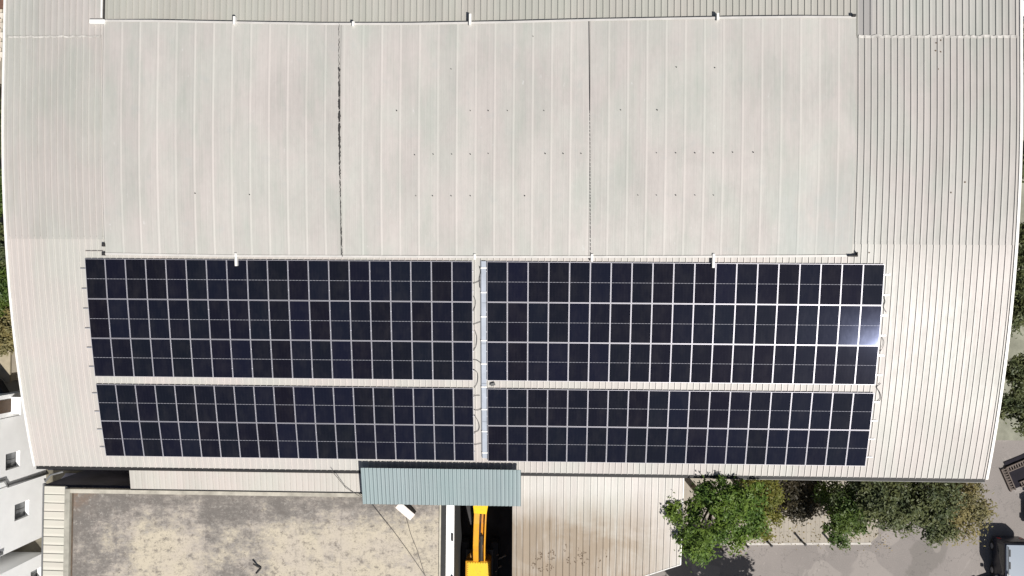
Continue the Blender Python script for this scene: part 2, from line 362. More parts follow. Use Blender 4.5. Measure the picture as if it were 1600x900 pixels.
# ------------------------------------------------------------------ ground, road, pavement
tag(MB().box(-500,560,-520,500,-.5,0).build('ground',M['soil']),kind='structure')
tag(MB().add([(-4.0,-60,.004),(90,-60,.004),(90,30,.004),(-4.0,30,.004)],[(0,1,2,3)]).build('asphalt_yard',M['asphalt']),kind='structure')
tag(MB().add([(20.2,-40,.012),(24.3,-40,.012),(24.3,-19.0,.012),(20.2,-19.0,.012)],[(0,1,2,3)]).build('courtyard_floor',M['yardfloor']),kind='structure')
tag(MB().add([(-8.3,-20.9,.012),(15,-20.9,.012),(15,-18.0,.012),(-4.4,-18.0,.012),(-8.3,-18.0,.012)],[(0,1,2,3,4)]).build('alley_floor',simple('alley in painted shade',(.035,.035,.045),.7,0,.5,.8)),kind='structure')  # shade of the narrow gap is put into the floor colour
tag(MB().prism([(34.8,-25.22),(48.1,-24.96),(48.6,-24.5),(48.6,-19.0),(34.8,-19.0)],-.02,.12).build('pavement',M['paving']),kind='structure')
tag(MB().prism([(34.8,-25.36),(48.15,-25.10),(48.1,-24.96),(34.8,-25.22)],-.02,.135).build('kerb',M['kerb']),kind='structure')
tag(MB().add([(52.2,-18,.01),(90,-18,.01),(90,30,.01),(52.2,30,.01)],[(0,1,2,3)]).build('verge_soil',simple('pale grey green soil',(.24,.24,.19),.95,0,.35,.9,.1,.4)),kind='structure')

# ------------------------------------------------------------------ warehouse
WL,WR=-4.45,51.70
SJF=on_vault(1400,382)[1]; SJB=on_vault(1400,59)[1]
SE=19.52
wh=empty('warehouse',(23.6,0,0),'long warehouse under a pale barrel vaulted ribbed metal roof carrying the solar panels','warehouse')
wh.location=(0,0,0)
def rib_profile(x0,x1,pitch,off,h,base,top):
    pts=[(x0,0.0)]
    k=math.ceil((x0-off)/pitch+.2)
    while True:
        c=off+k*pitch
        if c+base/2>=x1: break
        if c-base/2>x0+.01:
            pts += [(c-base/2,0),(c-top/2,h),(c+top/2,h),(c+base/2,0)]
        k+=1
    pts.append((x1,0.0)); return pts
def vault_sheet(name, prof, s0f, s1f, h, m, parent, n=40, skew=0.0):
    vs=[];uv=[];fs=[];W=len(prof)
    for j in range(n+1):
        t=j/n
        for (x,dz) in prof:
            s=s0f(x)+(s1f(x)-s0f(x))*t
            vs.append(vp(x,s,h+dz)); uv.append((x,s))
    for j in range(n):
        for i in range(W-1):
            a=j*W+i; fs.append((a,a+W,a+W+1,a+1))
    me=bpy.data.meshes.new(name); me.from_pydata([tuple(v) for v in vs],[],fs); me.update()
    ul=me.uv_layers.new(name='UVMap')
    for l in me.loops: ul.data[l.index].uv=uv[l.vertex_index]
    me.materials.append(m)
    o=bpy.data.objects.new(name,me); col.objects.link(o); o.parent=parent
    return o
C=lambda k:(lambda x:k)
RH,RBW,RTW=.060,.056,.022
vault_sheet('roof_sheet',rib_profile(WL,WR,PIT,.0,RH,RBW,RTW),C(SJF-.15),C(SE),0.0,M['roof_low'],wh,42)
vault_sheet('roof_sheet',rib_profile(WL,WR,PIT,-.035,RH,RBW,RTW),C(SJB-.1),C(SJF),0.014,M['roof_mid'],wh,36)
vault_sheet('roof_sheet',rib_profile(WL,WR,PIT,-.09,RH,RBW,RTW),C(-SE),C(SJB+.01),0.002,M['roof_top'],wh,42)
# lap strips along the two joints (weathered sealant bands)
def arc_strip(x0,x1,s,w,h,rng,jit):
    mb=MB(); n=int((x1-x0)/.18); vs=[];fs=[]
    for i in range(n+1):
        x=x0+(x1-x0)*i/n; j=rng.uniform(-jit,jit)
        vs += [vp(x,s-w/2+j,h),vp(x,s+w/2+j*.6,h-.01)]
    for i in range(n): fs.append((2*i,2*i+1,2*i+3,2*i+2))
    return mb.add(vs,fs)
rg=random.Random(3)
sealant=simple('dirty sealant',(.47,.45,.415),.8,0,.35,3)
arc_strip(43.0,WR-.2,SJB-.05,.15,.06,rg,.05).build('lap_strip',sealant,wh,recalc=False)
arc_strip(WL+.2,.9,SJB-.05,.10,.055,rg,.04).build('lap_strip',sealant,wh,recalc=False)
# verge trims along both gable edges, eave gutters, walls
for x0,x1 in ((WL-.10,WL+.03),(WR-.03,WR+.12)):
    mb=MB(); n=60; vs=[];fs=[]
    for i in range(n+1):
        s=-SE+2*SE*i/n
        vs += [vp(x0,s,-.25),vp(x0,s,.075),vp(x1,s,.075),vp(x1,s,-.25)]
    for i in range(n):
        for k in range(3): a=4*i+k; fs.append((a,a+4,a+5,a+1))
    mb.add(vs,fs).build('verge_trim',M['trim'],wh)
for sg,sv in ((-1,SE),(1,-SE)):
    e=vp(0,sv); y=e.y
    MB().box(WL,WR,min(y-sg*.01,y+sg*.215),max(y-sg*.01,y+sg*.215),e.z-.12,e.z-.09).build('gutter',M['gutter'],wh)
    MB().box(WL if sg>0 else 36.0,WR,min(y+sg*.217,y+sg*.236),max(y+sg*.217,y+sg*.236),e.z-.12,e.z-.085).build('gutter_lip',simple('gutter lip grey',(.30,.29,.27),.5,0,.2,2),wh)
n=40; wm=MB()
for x in (WL+.35,WR-.35):
    pts=[vp(x,-SE+2*SE*i/n,-.06) for i in range(n+1)]
    wm.add(pts+[Vector((p.x,p.y,0)) for p in pts],[(i,i+1,n+2+i,n+1+i) for i in range(n)])
for y,z in ((vp(0,-SE).y-.12,vp(0,-SE).z),(vp(0,SE).y+.12,vp(0,SE).z)):
    wm.add([(WL+.35,y,0),(WR-.35,y,0),(WR-.35,y,z-.07),(WL+.35,y,z-.07)],[(0,1,2,3)])
wm.build('wall',M['beigewall'],wh)
# dark expansion joint and upstand in the back slope
def s_bar(x0,x1,sa,sb,h0,h1,n=16):
    vs=[];fs=[]
    for i in range(n+1):
        s=sa+(sb-sa)*i/n
        vs += [vp(x0,s,h0),vp(x0,s,h1),vp(x1,s,h1),vp(x1,s,h0)]
    for i in range(n):
        for k in range(3): a=4*i+k; fs.append((a,a+4,a+5,a+1))
    fs.append((0,1,2,3)); fs.append((4*n,4*n+1,4*n+2,4*n+3))
    return MB().add(vs,fs)
JX=on_vault(160.5,14)[0]
JS=on_vault(160.5,29)[1]
s_bar(JX-.06,JX+.04,-SE,JS,0,.13).build('joint_upstand',M['trim'],wh)
s_bar(JX+.05,JX+.135,-SE,JS,0,.075).build('joint_strip',M['bitumen'],wh)

# raised cover over the crown -------------------------------------------------
CH=.25
topx=[(160,30),(300,33),(500,36.5),(640,36.5),(780,34),(920,30.5),(1150,26.5),(1337,24.5)]
botx=[(165,398),(370,401),(740,402.5),(920,402.5),(1100,402),(1335,401)]
TX=[on_vault(u,v,CH) for u,v in topx]; BX=[on_vault(u,v,CH) for u,v in botx]
def interp(L,x):
    if x<=L[0][0]: return L[0][1]
    for a,b in zip(L,L[1:]):
        if x<=b[0]: return a[1]+(b[1]-a[1])*(x-a[0])/(b[0]-a[0])
    return L[-1][1]
s0c=lambda x:interp(TX,x); s1c=lambda x:interp(BX,x)
cov=bpy.data.objects.new('raised_cover',None); col.objects.link(cov); cov.parent=wh
XS=[1.19,14.58,28.36,42.82]
xs_off=[0,0,0]
def cover_h(x): return CH-(CH-.085)*max(0.0,1-max(0,x-XS[0])/3.0,1-max(0,XS[3]-x)/3.0)
for k in range(3):
    a=XS[k]+(.0 if k==0 else .006); b=XS[k+1]-(.006 if k<2 else 0)
    pr=rib_profile(a,b,1.043,1.2,.013,.16,.06)
    if k==0: pr=[(a-.05,-CH+.02),(a-.01,-.01)]+pr
    if k==2: pr=pr+[(b+.01,-.01),(b+.05,-CH+.02)]
    # faint minor ribs between the main ones
    ex=[]
    c=1.2
    while c<b:
        for q in (1/3,2/3):
            m_=c+1.043*q
            if a+.1<m_<b-.1: ex += [(m_-.03,0),(m_,.003),(m_+.03,0)]
        c+=1.043
    pr=sorted(pr+ex,key=lambda p:p[0])
    pr=[(x,max(dz-(CH-cover_h(x)),-CH+.02)) for x,dz in pr]
    vault_sheet('cover_sheet',pr,s0c,s1c,CH-.012*k,M['cover'],cov,36)
# folded edge trim of the cover, all round
def edge_skirt(sf,dr,name,xa=1.19,xb=42.82):
    n=60; vs=[];fs=[]
    for i in range(n+1):
        x=xa+(xb-xa)*i/n; s=sf(x)
        ch=cover_h(x); vs += [vp(x,s-dr*.10,ch+.034),vp(x,s+dr*.02,ch+.034),vp(x,s+dr*.025,ch-.06)]
    for i in range(n):
        for k in range(2): a=3*i+k; fs.append((a,a+3,a+4,a+1))
    MB().add(vs,fs).build(name,M['covertrim'],cov)
edge_skirt(s0c,-1,'edge_trim'); edge_skirt(s1c,1,'edge_trim')
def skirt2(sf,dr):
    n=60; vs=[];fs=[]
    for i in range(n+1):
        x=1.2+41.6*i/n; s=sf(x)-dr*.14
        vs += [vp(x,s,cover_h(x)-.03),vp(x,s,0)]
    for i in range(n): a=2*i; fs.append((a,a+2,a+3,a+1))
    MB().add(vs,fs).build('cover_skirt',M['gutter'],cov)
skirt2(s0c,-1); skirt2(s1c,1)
# torn tape along the first seam, thin dark line along the second
rg=random.Random(8)
def seam_x(pts):
    (xa_,sa_),(xb_,sb_)=[on_vault(u,v,CH) for u,v in pts]
    return lambda s:xa_+(xb_-xa_)*(s-sa_)/(sb_-sa_)
sm1=seam_x(((530,40),(534.5,395))); sm2=seam_x(((920.5,34),(922.5,398)))
mb=MB(); s=s0c(14.58)+.02
while s<s1c(14.58)-.03:
    t=(s-s0c(14.58))/13.0
    amp=.025+.095*math.exp(-((t-.38)/.26)**2)+.035*rg.random()+.05*math.exp(-((t-.85)/.1)**2)*0
    ln=rg.uniform(.25,.75)
    if t<.16: amp=.03+.015*rg.random()
    if t>.72: amp=.025+.05*rg.random()
    m=max(2,int(ln/.06)); vs=[];fs=[]
    for i in range(m+1):
        ss=s+ln*i/m; w=amp*(.45+.55*sin(pi*min(1,max(0,i/m))))*rg.uniform(.75,1.1); o=rg.uniform(-.02,.02)
        x=sm1(ss); vs += [vp(x+o-w*.5,ss,CH+.036),vp(x+o+w*.5,ss,CH+.036)]
    for i in range(m): fs.append((2*i,2*i+1,2*i+3,2*i+2))
    mb.add(vs,fs); s+=ln*(.93 if rg.random()<.6 else 1.08)
mb.build('seam_tape',M['bitumen'],cov,recalc=False)
mb=MB(); s=s0c(28.33)+.02
while s<s1c(28.33)-.03:
    t=(s-s0c(28.33))/13.0
    ln=.5 if t<.35 else rg.uniform(.10,.22); w=.042 if t<.35 else .024
    q0=sm2(s); q1=sm2(s+ln); mb.add([vp(q0-w/2,s,CH+.03),vp(q0+w/2,s,CH+.03),vp(q1+w/2,s+ln,CH+.03),vp(q1-w/2,s+ln,CH+.03)],[(0,1,2,3)])
    s+=ln+(0 if t<.35 else rg.uniform(.02,.07))
mb.build('seam_tape',M['bitumen'],cov,recalc=False)
# fixings seen as small dark dots
screws=[(620,173),(735,173),(763,173),(793,173),(850,173),(970,172),(1027,172),(1057,105),(1117,106),(705,108),(833,57),
 (648,242),(677,241),(706,241),(735,241),(763,240),(852,240),(880,240),(908,240),(1026,239),(1056,239),(1086,239),(1115,239),(1145,238),(1177,238),
 (305,302),(390,304),(650,306),(676,306),(705,306),(735,306),(820,306),(997,305),(1026,305),(1056,305),(1086,305),(1115,305)]
for u,v in screws:
    x,s=on_vault(u,v,CH); p=vp(x,s,CH+.03)
    r=rg.uniform(.016,.027)
    MB().tube([p-Vector((0,0,.03)),p+Vector((0,0,.035))],[r*1.3,r],8).build('screw',M['rubber'],cov)
# rafter ends sticking out from under the cover
def rafter_end(u,sf,dr,ln,w=.13,x_dir=None):
    x=on_vault(u,30 if dr<0 else 402,CH)[0]; s=sf(x)
    a=vp(x,s-dr*.2,.06); b=vp(x,s+dr*ln,.06); up=(vp(x,s,1)-vp(x,s,0))
    mb=MB(); hh=.27 if dr>0 else .38
    q=[]
    for p in (a,b):
        q += [p+Vector((-w/2,0,0)),p+Vector((w/2,0,0)),p+Vector((w/2,0,0))+up*hh,p+Vector((-w/2,0,0))+up*hh]
    mb.add(q,[(0,1,2,3),(7,6,5,4),(0,4,5,1),(1,5,6,2),(2,6,7,3),(3,7,4,0)])
    mb.build('rafter_end',M['trim'],cov)
rafter_end(367.5,s0c,-1,.26); rafter_end(735,s0c,-1,.42); rafter_end(1121,s0c,-1,.18); rafter_end(553,s0c,-1,.06)
rafter_end(369,s1c,1,.52); rafter_end(742,s1c,1,.10); rafter_end(925,s1c,1,.22); rafter_end(1115,s1c,1,.58)
pL=on_vault(161,34,.2)
yL=vp(*pL).y
MB().box(pL[0]-.75,pL[0]+.1,yL-.10,yL+.12,ZC+.08,ZC+.24).build('rafter_end',M['white'],cov)
pR=on_vault(1337,401,.2)
q=vp(*pR)
MB().box(pR[0]-.42,pR[0]+.05,q.y-.03,q.y+.04,q.z+.06,q.z+.28).build('end_plate',M['bitumen'],cov)
MB().box(pR[0]+.052,pR[0]+.10,q.y-.03,q.y+.22,q.z+.06,q.z+.28).build('end_plate',M['bitumen'],cov)
for u,v in ((163,383),(163,397)):
    x,s=on_vault(u,v,.1); p=vp(x,s,.1); MB().box(p.x-.1,p.x+.06,p.y-.08,p.y+.09,p.z-.05,p.z+.12).build('end_plate',M['bitumen'],cov)
p=vp(*on_vault(1335,25,.2),.25); MB().box(p.x-.12,p.x+.06,p.y-.04,p.y+.09,p.z-.1,p.z+.05).build('end_plate',M['bitumen'],cov)
# thin conduit left of the cover corner
x0,s0=on_vault(134,392,.05); x1,s1=on_vault(161,392,.05)
MB().tube([vp(x0,s0,.06),vp(x1,s1,.06)],.022,6).build('conduit',simple('dusty conduit',(.28,.25,.23),.6),wh)

# ------------------------------------------------------------------ solar arrays
P,Q=1.154,2.298; S0=9.2998-DS; GX=22.7198; GY=7.3664
PW,PL=1.134,2.278; PH=.12
def make_panel():
    root=empty('solar_panel',(0,0,0),'x','solar panel','solar panels in rows on the warehouse roof')
    mb=MB(); fw=.019; zt=.0; zb=-.035; w=PW/2; l=PL/2
    mb.box(-w,w,l-fw,l,zb,zt); mb.box(-w,w,-l,-l+fw,zb,zt); mb.box(-w,-w+fw,-l+fw,l-fw,zb,zt); mb.box(w-fw,w,-l+fw,l-fw,zb,zt)
    mb.build('frame',M['frame'],root)
    c=MB().box(-w+fw,w-fw,-l+fw,l-fw,-.012,-.004); c.build('cells',M['cells'],root)
    return root
ORD=['first','second','third','fourth','fifth','sixth','seventh','eighth','ninth','tenth']
proto=make_panel(); used=False
pr=random.Random(5)
ROWS=[(0,'top','upper'),(1,'middle','upper'),(2,'bottom','upper'),(0,'top','lower'),(1,'bottom','lower')]
for blk,side in ((0,'left'),(1,'right')):
    for r,rown,tier in ROWS:
        s=S0+(GY if tier=='lower' else 0)+(r+.5)*Q
        th=(s+DS)/RV
        for i in range(19):
            x=blk*GX+(i+.5)*P
            o=proto if not used else copy_tree(proto); used=True
            o.location=vp(x,s,PH)
            o.rotation_euler=(th+radians(pr.uniform(-.18,.18)),radians(pr.uniform(-.15,.15)),0)
            if blk==1 and tier=='upper' and r==1 and i>=17: o.rotation_euler=(th,.0068 if i==18 else .0092,0)
            outer=i if blk==0 else 18-i
            inner=18-outer
            if outer<=9:
                w='at' if outer==0 else None
                pos=('solar panel at the outer %s end'%side) if outer==0 else 'solar panel %s from the outer %s end'%(ORD[outer],side)
            else:
                pos='solar panel beside the central aisle' if inner==0 else 'solar panel %s from the central aisle'%ORD[inner]
            lab='%s, %s row of the %s %s array'%(pos,rown,tier,side)
            if blk==1 and tier=='upper' and r==1 and i==18: lab='solar panel with a blue white sun glint, outer end of the upper right array'
            o['label']=lab
# mounting rails, two under every row of a block, ends showing beyond the panels
for blk,side in ((0,'left'),(1,'right')):
    for r,rown,tier in ROWS:
        for q,half in ((.25,'upper'),(.75,'lower')):
            s=S0+(GY if tier=='lower' else 0)+(r+q)*Q
            a=vp(0,s,.062); th=(s+DS)/RV
            x0=blk*GX-(.30 if blk==0 else .05); x1=blk*GX+19*P+(.05 if blk==0 else .34)
            Mx=Matrix.Translation(a)@Matrix.Rotation(th,4,'X')
            rail=MB().box(x0,x1,-.022,.022,-.03,.022,Mx).build('mounting_rail',M['alu'])
            tag(rail,'aluminium rail under the %s half of the %s row, %s %s array'%(half,rown,tier,side),'mounting rail','mounting rails under the solar panels')
# cable tray in the central aisle ---------------------------------------------
tr=empty('cable_tray',(0,0,0),'long galvanised cable tray running down the central aisle between the solar arrays','cable tray')
xa=on_vault(752.5,560,.1)[0]; xb=xa+.27
def segs(sa,sb,k):
    return [(sa+(sb-sa)*i/k,sa+(sb-sa)*(i+1)/k-.015) for i in range(k)]
for sa,sb in segs(6.75,18.55,5):
    s_bar(xa,xb,sa,sb,.05,.12,6).build('tray_lid',M['tray'],tr)
s_bar(xa-.05,xa-.012,6.7,18.5,.02,.07,20).build('tray_flange',simple('dull tray flange',(.22,.23,.25),.5,.3),tr)
for i in range(9):
    s=7.1+i*1.38
    s_bar(xa-.03,xb+.03,s,s+.07,.125,.14,1).build('tray_clip',M['trim'],tr)
rg=random.Random(21)
def roof_cable(pts,label,h=.075,r=.014,parent=None):
    P2=[]
    for (u,v) in pts:
        x,s=on_vault(u,v,h); P2.append(Vector((x,s,0)))
    out=[]
    for i in range(len(P2)-1):
        p0=P2[max(i-1,0)];p1=P2[i];p2=P2[i+1];p3=P2[min(i+2,len(P2)-1)]
        for k in range(5):
            t=k/5
            q=.5*((2*p1)+(p2-p0)*t+(2*p0-5*p1+4*p2-p3)*t*t+(3*p1-p0-3*p2+p3)*t**3)
            out.append(vp(q.x,q.y,h))
    out.append(vp(P2[-1].x,P2[-1].y,h))
    o=MB().tube(out,r,6).build('power_cable',M['wire'],smooth=True)
    return tag(o,label,'cable','loose cables on the roof')
roof_cable([(739,443),(745,441),(751,438)],'short black cable crossing the aisle at the top row of the left array')
roof_cable([(749,416),(751,425),(749,436),(750,450)],'short black cable along the tray at the very top of the aisle')
roof_cable([(740,463),(743,470),(742,480),(739,486)],'curled black cable in the aisle just below the top left row')
roof_cable([(739,507),(745,505),(751,503)],'straight black cable crossing the aisle at the middle left row')
roof_cable([(742,516),(745,527),(744,540),(740,547)],'curled black cable in the aisle below the middle row')
roof_cable([(739,562),(745,563),(751,567)],'straight black cable crossing the aisle at the bottom upper row')
roof_cable([(739,577),(746,583),(746,597),(741,606)],'wide curl of black cable in the aisle beside the gap between arrays')
roof_cable([(739,618),(745,618),(750,618)],'straight black cable crossing the aisle just under the array gap')
roof_cable([(740,640),(746,641),(752,639)],'slack black cable crossing the aisle in the lower array')
roof_cable([(741,648),(748,661),(748,672),(740,676)],'large loop of black cable in the aisle of the lower array',r=.016)
roof_cable([(739,695),(746,694),(752,693)],'lowest black cable crossing the aisle near the eave')
roof_cable([(1380,462),(1383,470),(1381,480),(1385,488)],'thin dark cable squiggle beside the right end of the middle row',r=.012)
roof_cable([(1378,526),(1381,534),(1379,543),(1374,551)],'thin dark cable squiggle beside the glinting panel',r=.012)
roof_cable([(1376,599),(1370,605),(1375,614),(1376,623),(1371,628)],'dark cable bent double at the right end of the array gap',r=.018)
x,s=on_vault(770,600,.08); p=vp(x,s,.05)
jb=MB(); jb.box(-.13,.13,-.09,.09,0,.09,Matrix.Translation(p)@Matrix.Rotation(.3,4,'X')@Matrix.Rotation(.3,4,'Z')); jb.box(-.19,-.13,-.03,.03,.02,.06,Matrix.Translation(p)@Matrix.Rotation(.3,4,'X')@Matrix.Rotation(.3,4,'Z'))
tag(jb.build('junction_box',M['steel'],bevel=.012),'small grey junction box in the gap beside the aisle between right arrays','junction box')
# litter of small bits on the right roof joint
for k,(u,v) in enumerate(((1459,58),(1463,67),(1470,63),(1462,79),(1470,81),(1466,108),(1486,301),(1508,285),(1358,395))):
    x,s=on_vault(u,v,.03); p=vp(x,s,.01); mb=MB()
    pts=[(rg.uniform(.02,.055)*cos(a*1.05),rg.uniform(.02,.055)*sin(a*1.05)) for a in range(6)]
    mb.prism([(p.x+a,p.y+b) for a,b in pts],p.z-.02,p.z+.04)
    labs=['dirt clump above the roof joint, largest of the cluster','dirt clump just under the roof joint','dirt clump on the joint right of the largest','dirt clump second rib below the joint, left','dirt clump second rib below the joint, right','lone dirt clump well below the roof joint','dark clump mid way down the right roof slope, lower','dark clump mid way down the right roof slope, upper','dark clump on the roof near the cover corner above the right array']
    tag(mb.build('dirt_clump',M['litter']),labs[k],'debris','dirt clumps on the roof')

# ------------------------------------------------------------------ generic planar ribbed roof
def flat_roof(name, prof, yt, yb, zf, m, parent, n=8):
    vs=[];uv=[];fs=[];W=len(prof)
    for j in range(n+1):
        t=j/n
        for x,dz in prof:
            y=yt(x)+(yb(x)-yt(x))*t; vs.append((x,y,zf(x,y)+dz)); uv.append((x,yt(x)-y))
    for j in range(n):
        for i in range(W-1): a=j*W+i; fs.append((a,a+W,a+W+1,a+1))
    # underside edge so that the sheet has thickness
    me=bpy.data.meshes.new(name); me.from_pydata(vs,[],fs); me.update()
    ul=me.uv_layers.new(name='UVMap')
    for l in me.loops: ul.data[l.index].uv=uv[l.vertex_index]
    me.materials.append(m); o=bpy.data.objects.new(name,me); col.objects.link(o)
    if parent is not None: o.parent=parent
    return o

# concrete building -----------------------------------------------------------
cb=empty('concrete_building',(0,0,0),'building with a large stained flat concrete roof in front of the warehouse','building')
ZR=7.5
cx0,cx1=-3.02,20.12; cyT=-20.62; cyB=-42.0
MB().box(cx0,cx1,cyB,cyT,0,ZR-.25).build('wall',M['wallpaint'],cb)
MB().box(cx1+.03,cx1+.50,cyB,cyT+.6,ZR-.55,ZR-.12).build('white_coping',M['wallpaint'],cb,bevel=.02)
MB().box(cx1+.03,cx1+.44,cyB,cyT+.5,0,ZR-.555).build('court_wall',simple('court wall in painted shade',(.03,.03,.03),.9),cb)  # blackened so the wall merges with the courtyard shade
MB().box(-4.55,15.0,cyT+.003,cyT+.17,0,ZR-.30).build('back_wall',simple('blue grey wall in painted shade',(.045,.045,.065),.9,0,.5,.6),cb)  # dark facing, the gap's shade is painted into its colour
for (yy,zz) in ((-23.1,ZR-.118),(-25.6,ZR-.118)):
    MB().box(cx1+.36,cx1+.47,yy-.35,yy+.1,zz,zz+.10).build('shade_patch',M['bitumen'],cb,bevel=.02)  # black pieces stand in for shadow marks on the coping
# roof slab with its own UV
me=bpy.data.meshes.new('roof_slab'); vs=[(cx0,cyB,ZR-.245),(cx1,cyB,ZR-.245),(cx1,cyT,ZR-.245),(cx0,cyT,ZR-.245),(cx0,cyB,ZR),(cx1,cyB,ZR),(cx1,cyT,ZR),(cx0,cyT,ZR)]
me.from_pydata(vs,[],[(3,2,1,0),(4,5,6,7),(0,1,5,4),(1,2,6,5),(2,3,7,6),(3,0,4,7)]); me.update()
ul=me.uv_layers.new(name='UVMap')
for l in me.loops: v=vs[l.vertex_index]; ul.data[l.index].uv=(v[0]-cx0,cyT-v[1])
me.materials.append(M['screed']); o=bpy.data.objects.new('roof_slab',me); col.objects.link(o); o.parent=cb
pc=simple('weathered parapet concrete',(.34,.325,.275),.9,0,.3,1.5)
MB().box(cx0-.02,cx0+.30,cyB,cyT+.02,ZR-.1,ZR+.28).build('parapet',pc,cb)
MB().box(cx0+.302,cx1-.30,cyT-.22,cyT+.02,ZR-.1,ZR+.24).build('parapet',simple('pale parapet concrete',(.43,.40,.335),.9,0,.3,1.5),cb)
MB().box(cx0+.302,cx0+.40,cyB,cyT-.222,ZR-.05,ZR+.03).build('roof_edge_stain',simple('brown mould',(.10,.075,.055),.95,0,.4,2),cb)
MB().box(cx1-.26,cx1+.02,cyB,cyT,ZR+.002,ZR+.08).build('edge_gutter',M['gutter'],cb)
MB().box(cx1-.36,cx1-.262,cyB,cyT,ZR+.002,ZR+.10).build('kerb_upstand',simple('cream upstand',(.5,.46,.37),.9,0,.2,2),cb)
# side coping roof with joints across
sr=[]; y=-20.48
x0,x1=-4.50,-3.06
k=0
segprof=[]
MB().box(x0-.09,x0-.005,cyB,-20.35,ZR-.35,ZR-.06).build('coping_gutter',M['conduit'],cb)
MB().box(x0,x1-.05,cyB,-20.62,0,ZR-.3).build('side_wall',M['wallpaint'],cb)
cy=-20.50
while cy>cyB:
    b=max(cy-.497,cyB)
    vs=[(x0,cy-.035,ZR-.12),(x1,cy-.035,ZR-.04),(x1,b,ZR-.04),(x0,b,ZR-.12),(x0,cy,ZR-.165),(x1,cy,ZR-.085)]
    me=bpy.data.meshes.new('coping_sheet'); me.from_pydata(vs,[],[(0,3,2,1),(0,1,5,4)]); me.update()
    ul=me.uv_layers.new(name='UVMap')
    for l in me.loops: v=vs[l.vertex_index]; ul.data[l.index].uv=(v[1],v[0])
    me.materials.append(M['strip']); o=bpy.data.objects.new('coping_sheet',me); col.objects.link(o); o.parent=cb
    MB().box(x0+.01,x1-.01,b-.03,b+.0,ZR-.20,ZR-.17).build('coping_joint',M['gutter'],cb)
    cy=b-.015
# box on the concrete roof
p0=at(622,789,ZR+.9); p1=at(644,808,ZR+.9)
ce=(p0+p1)/2; ang=math.atan2(p1.y-p0.y,p1.x-p0.x)
L=(p1-p0).length
ch=empty('chimney_box',(ce.x,ce.y,ZR),'white topped slab chimney standing askew on the stained roof under the teal canopy','chimney',rz=ang)
MB().box(-L/2,L/2,-.20,.20,0,.86).build('shaft',simple('render in painted shade',(.13,.12,.11),.9,0,.3,2),ch)  # shaft colour holds the shade of its sunless side
MB().box(-L/2-.03,L/2+.03,-.23,.23,.86,.93).build('cap',simple('pale cap',(.78,.70,.63),.7,0,.1,2),ch,bevel=.015)
# rag / antenna leftovers on the roof
p=at(404,889,ZR+.05); an=MB()
q=[at(396,881,ZR+.35),at(402,885,ZR+.16),at(408,887,ZR+.05)]; an.tube(q,.055,6); an.tube([at(408,887,ZR+.05),at(405,891,ZR+.06),at(400,896,ZR+.03)],.045,6)
tag(an.build('scrap_bracket',M['bitumen'],smooth=True),'bent black iron bracket lying on the stained concrete roof','scrap')
def line_cable(pts,label,r=.018):
    o=MB().tube(pts,r,6).build('roof_cable',simple('dusty cable',(.12,.11,.10),.7),smooth=True); return tag(o,label,'cable','cables over the concrete roof')
line_cable([at(518,735,8.9),at(540,762,8.35),at(578,785,7.7),at(615,830,7.54),at(637,860,7.54),at(668,905,7.54)],'long thin cable running from the eave diagonally down the concrete roof')
line_cable([at(634,806,7.56),at(642,835,7.54),at(652,860,7.54),at(661,890,7.54),at(666,905,7.54)],'short thin cable running down the concrete roof from the chimney')

# lean-to strip ---------------------------------------------------------------
lt=empty('lean_to',(0,0,0),'narrow pale lean-to roof squeezed between the warehouse eave and the concrete roof','lean-to')
flat_roof('roof_sheet',rib_profile(1.16,15.6,.36,.1,.03,.07,.03),C(-19.0),C(-20.45),lambda x,y:8.42+(y+19.0)*.22,M['lean'],lt,4)
MB().box(1.16,15.6,-20.55,-20.46,7.95,8.04).build('gutter',M['gutter'],lt)
MB().box(1.20,15.5,-20.44,-20.36,0,7.98).build('wall',M['greywall'],lt)
MB().box(1.12,1.15,-20.45,-19.1,0,8.0).build('end_wall',M['steel'],lt)

# teal canopy -----------------------------------------------------------------
ZT=9.36; ZB=8.55
a=at(563.5,731,ZT); b=at(814,731.5,ZT); c_=at(567.5,787.5,ZB); d=at(815.5,789,ZB)
tc=empty('corrugated_canopy',(0,0,0),'pale teal corrugated canopy overlapping the warehouse eave above the yellow excavator','canopy')
prof=[]; n=int((b.x-a.x)/.23)*6
for i in range(n+1):
    x=a.x+(b.x-a.x)*i/n; prof.append((x,.024*sin(i*pi/3)+.012*sin(i*pi/3*2+1)))
flat_roof('roof_sheet',prof,C(a.y),C(c_.y),lambda x,y:ZT+(y-a.y)/(c_.y-a.y)*(ZB-ZT),M['teal'],tc,6)
sl=(ZB-ZT)/(c_.y-a.y)
for yy in (a.y-.06,(a.y+c_.y)/2,c_.y+.08):
    z=ZT+(yy-a.y)*sl-.04; MB().box(a.x+.05,b.x-.05,yy-.04,yy+.04,z-.12,z).build('purlin',M['steel'],tc)
MB().box(a.x+.0,a.x+.05,c_.y+.3,a.y-.1,ZB-.08,ZB+.02).build('edge_rail',M['steel'],tc)
for xx in (a.x+.25,19.6,24.4):
    MB().box(xx-.06,xx+.06,c_.y+.04,c_.y+.16,0 if xx>20.2 else ZR,ZB-.09).build('post',M['steel'],tc)
MB().tube([at(564,769,7.6),at(565,776,7.55)],.09,8).build('drain_spout',M['bitumen'],tc)

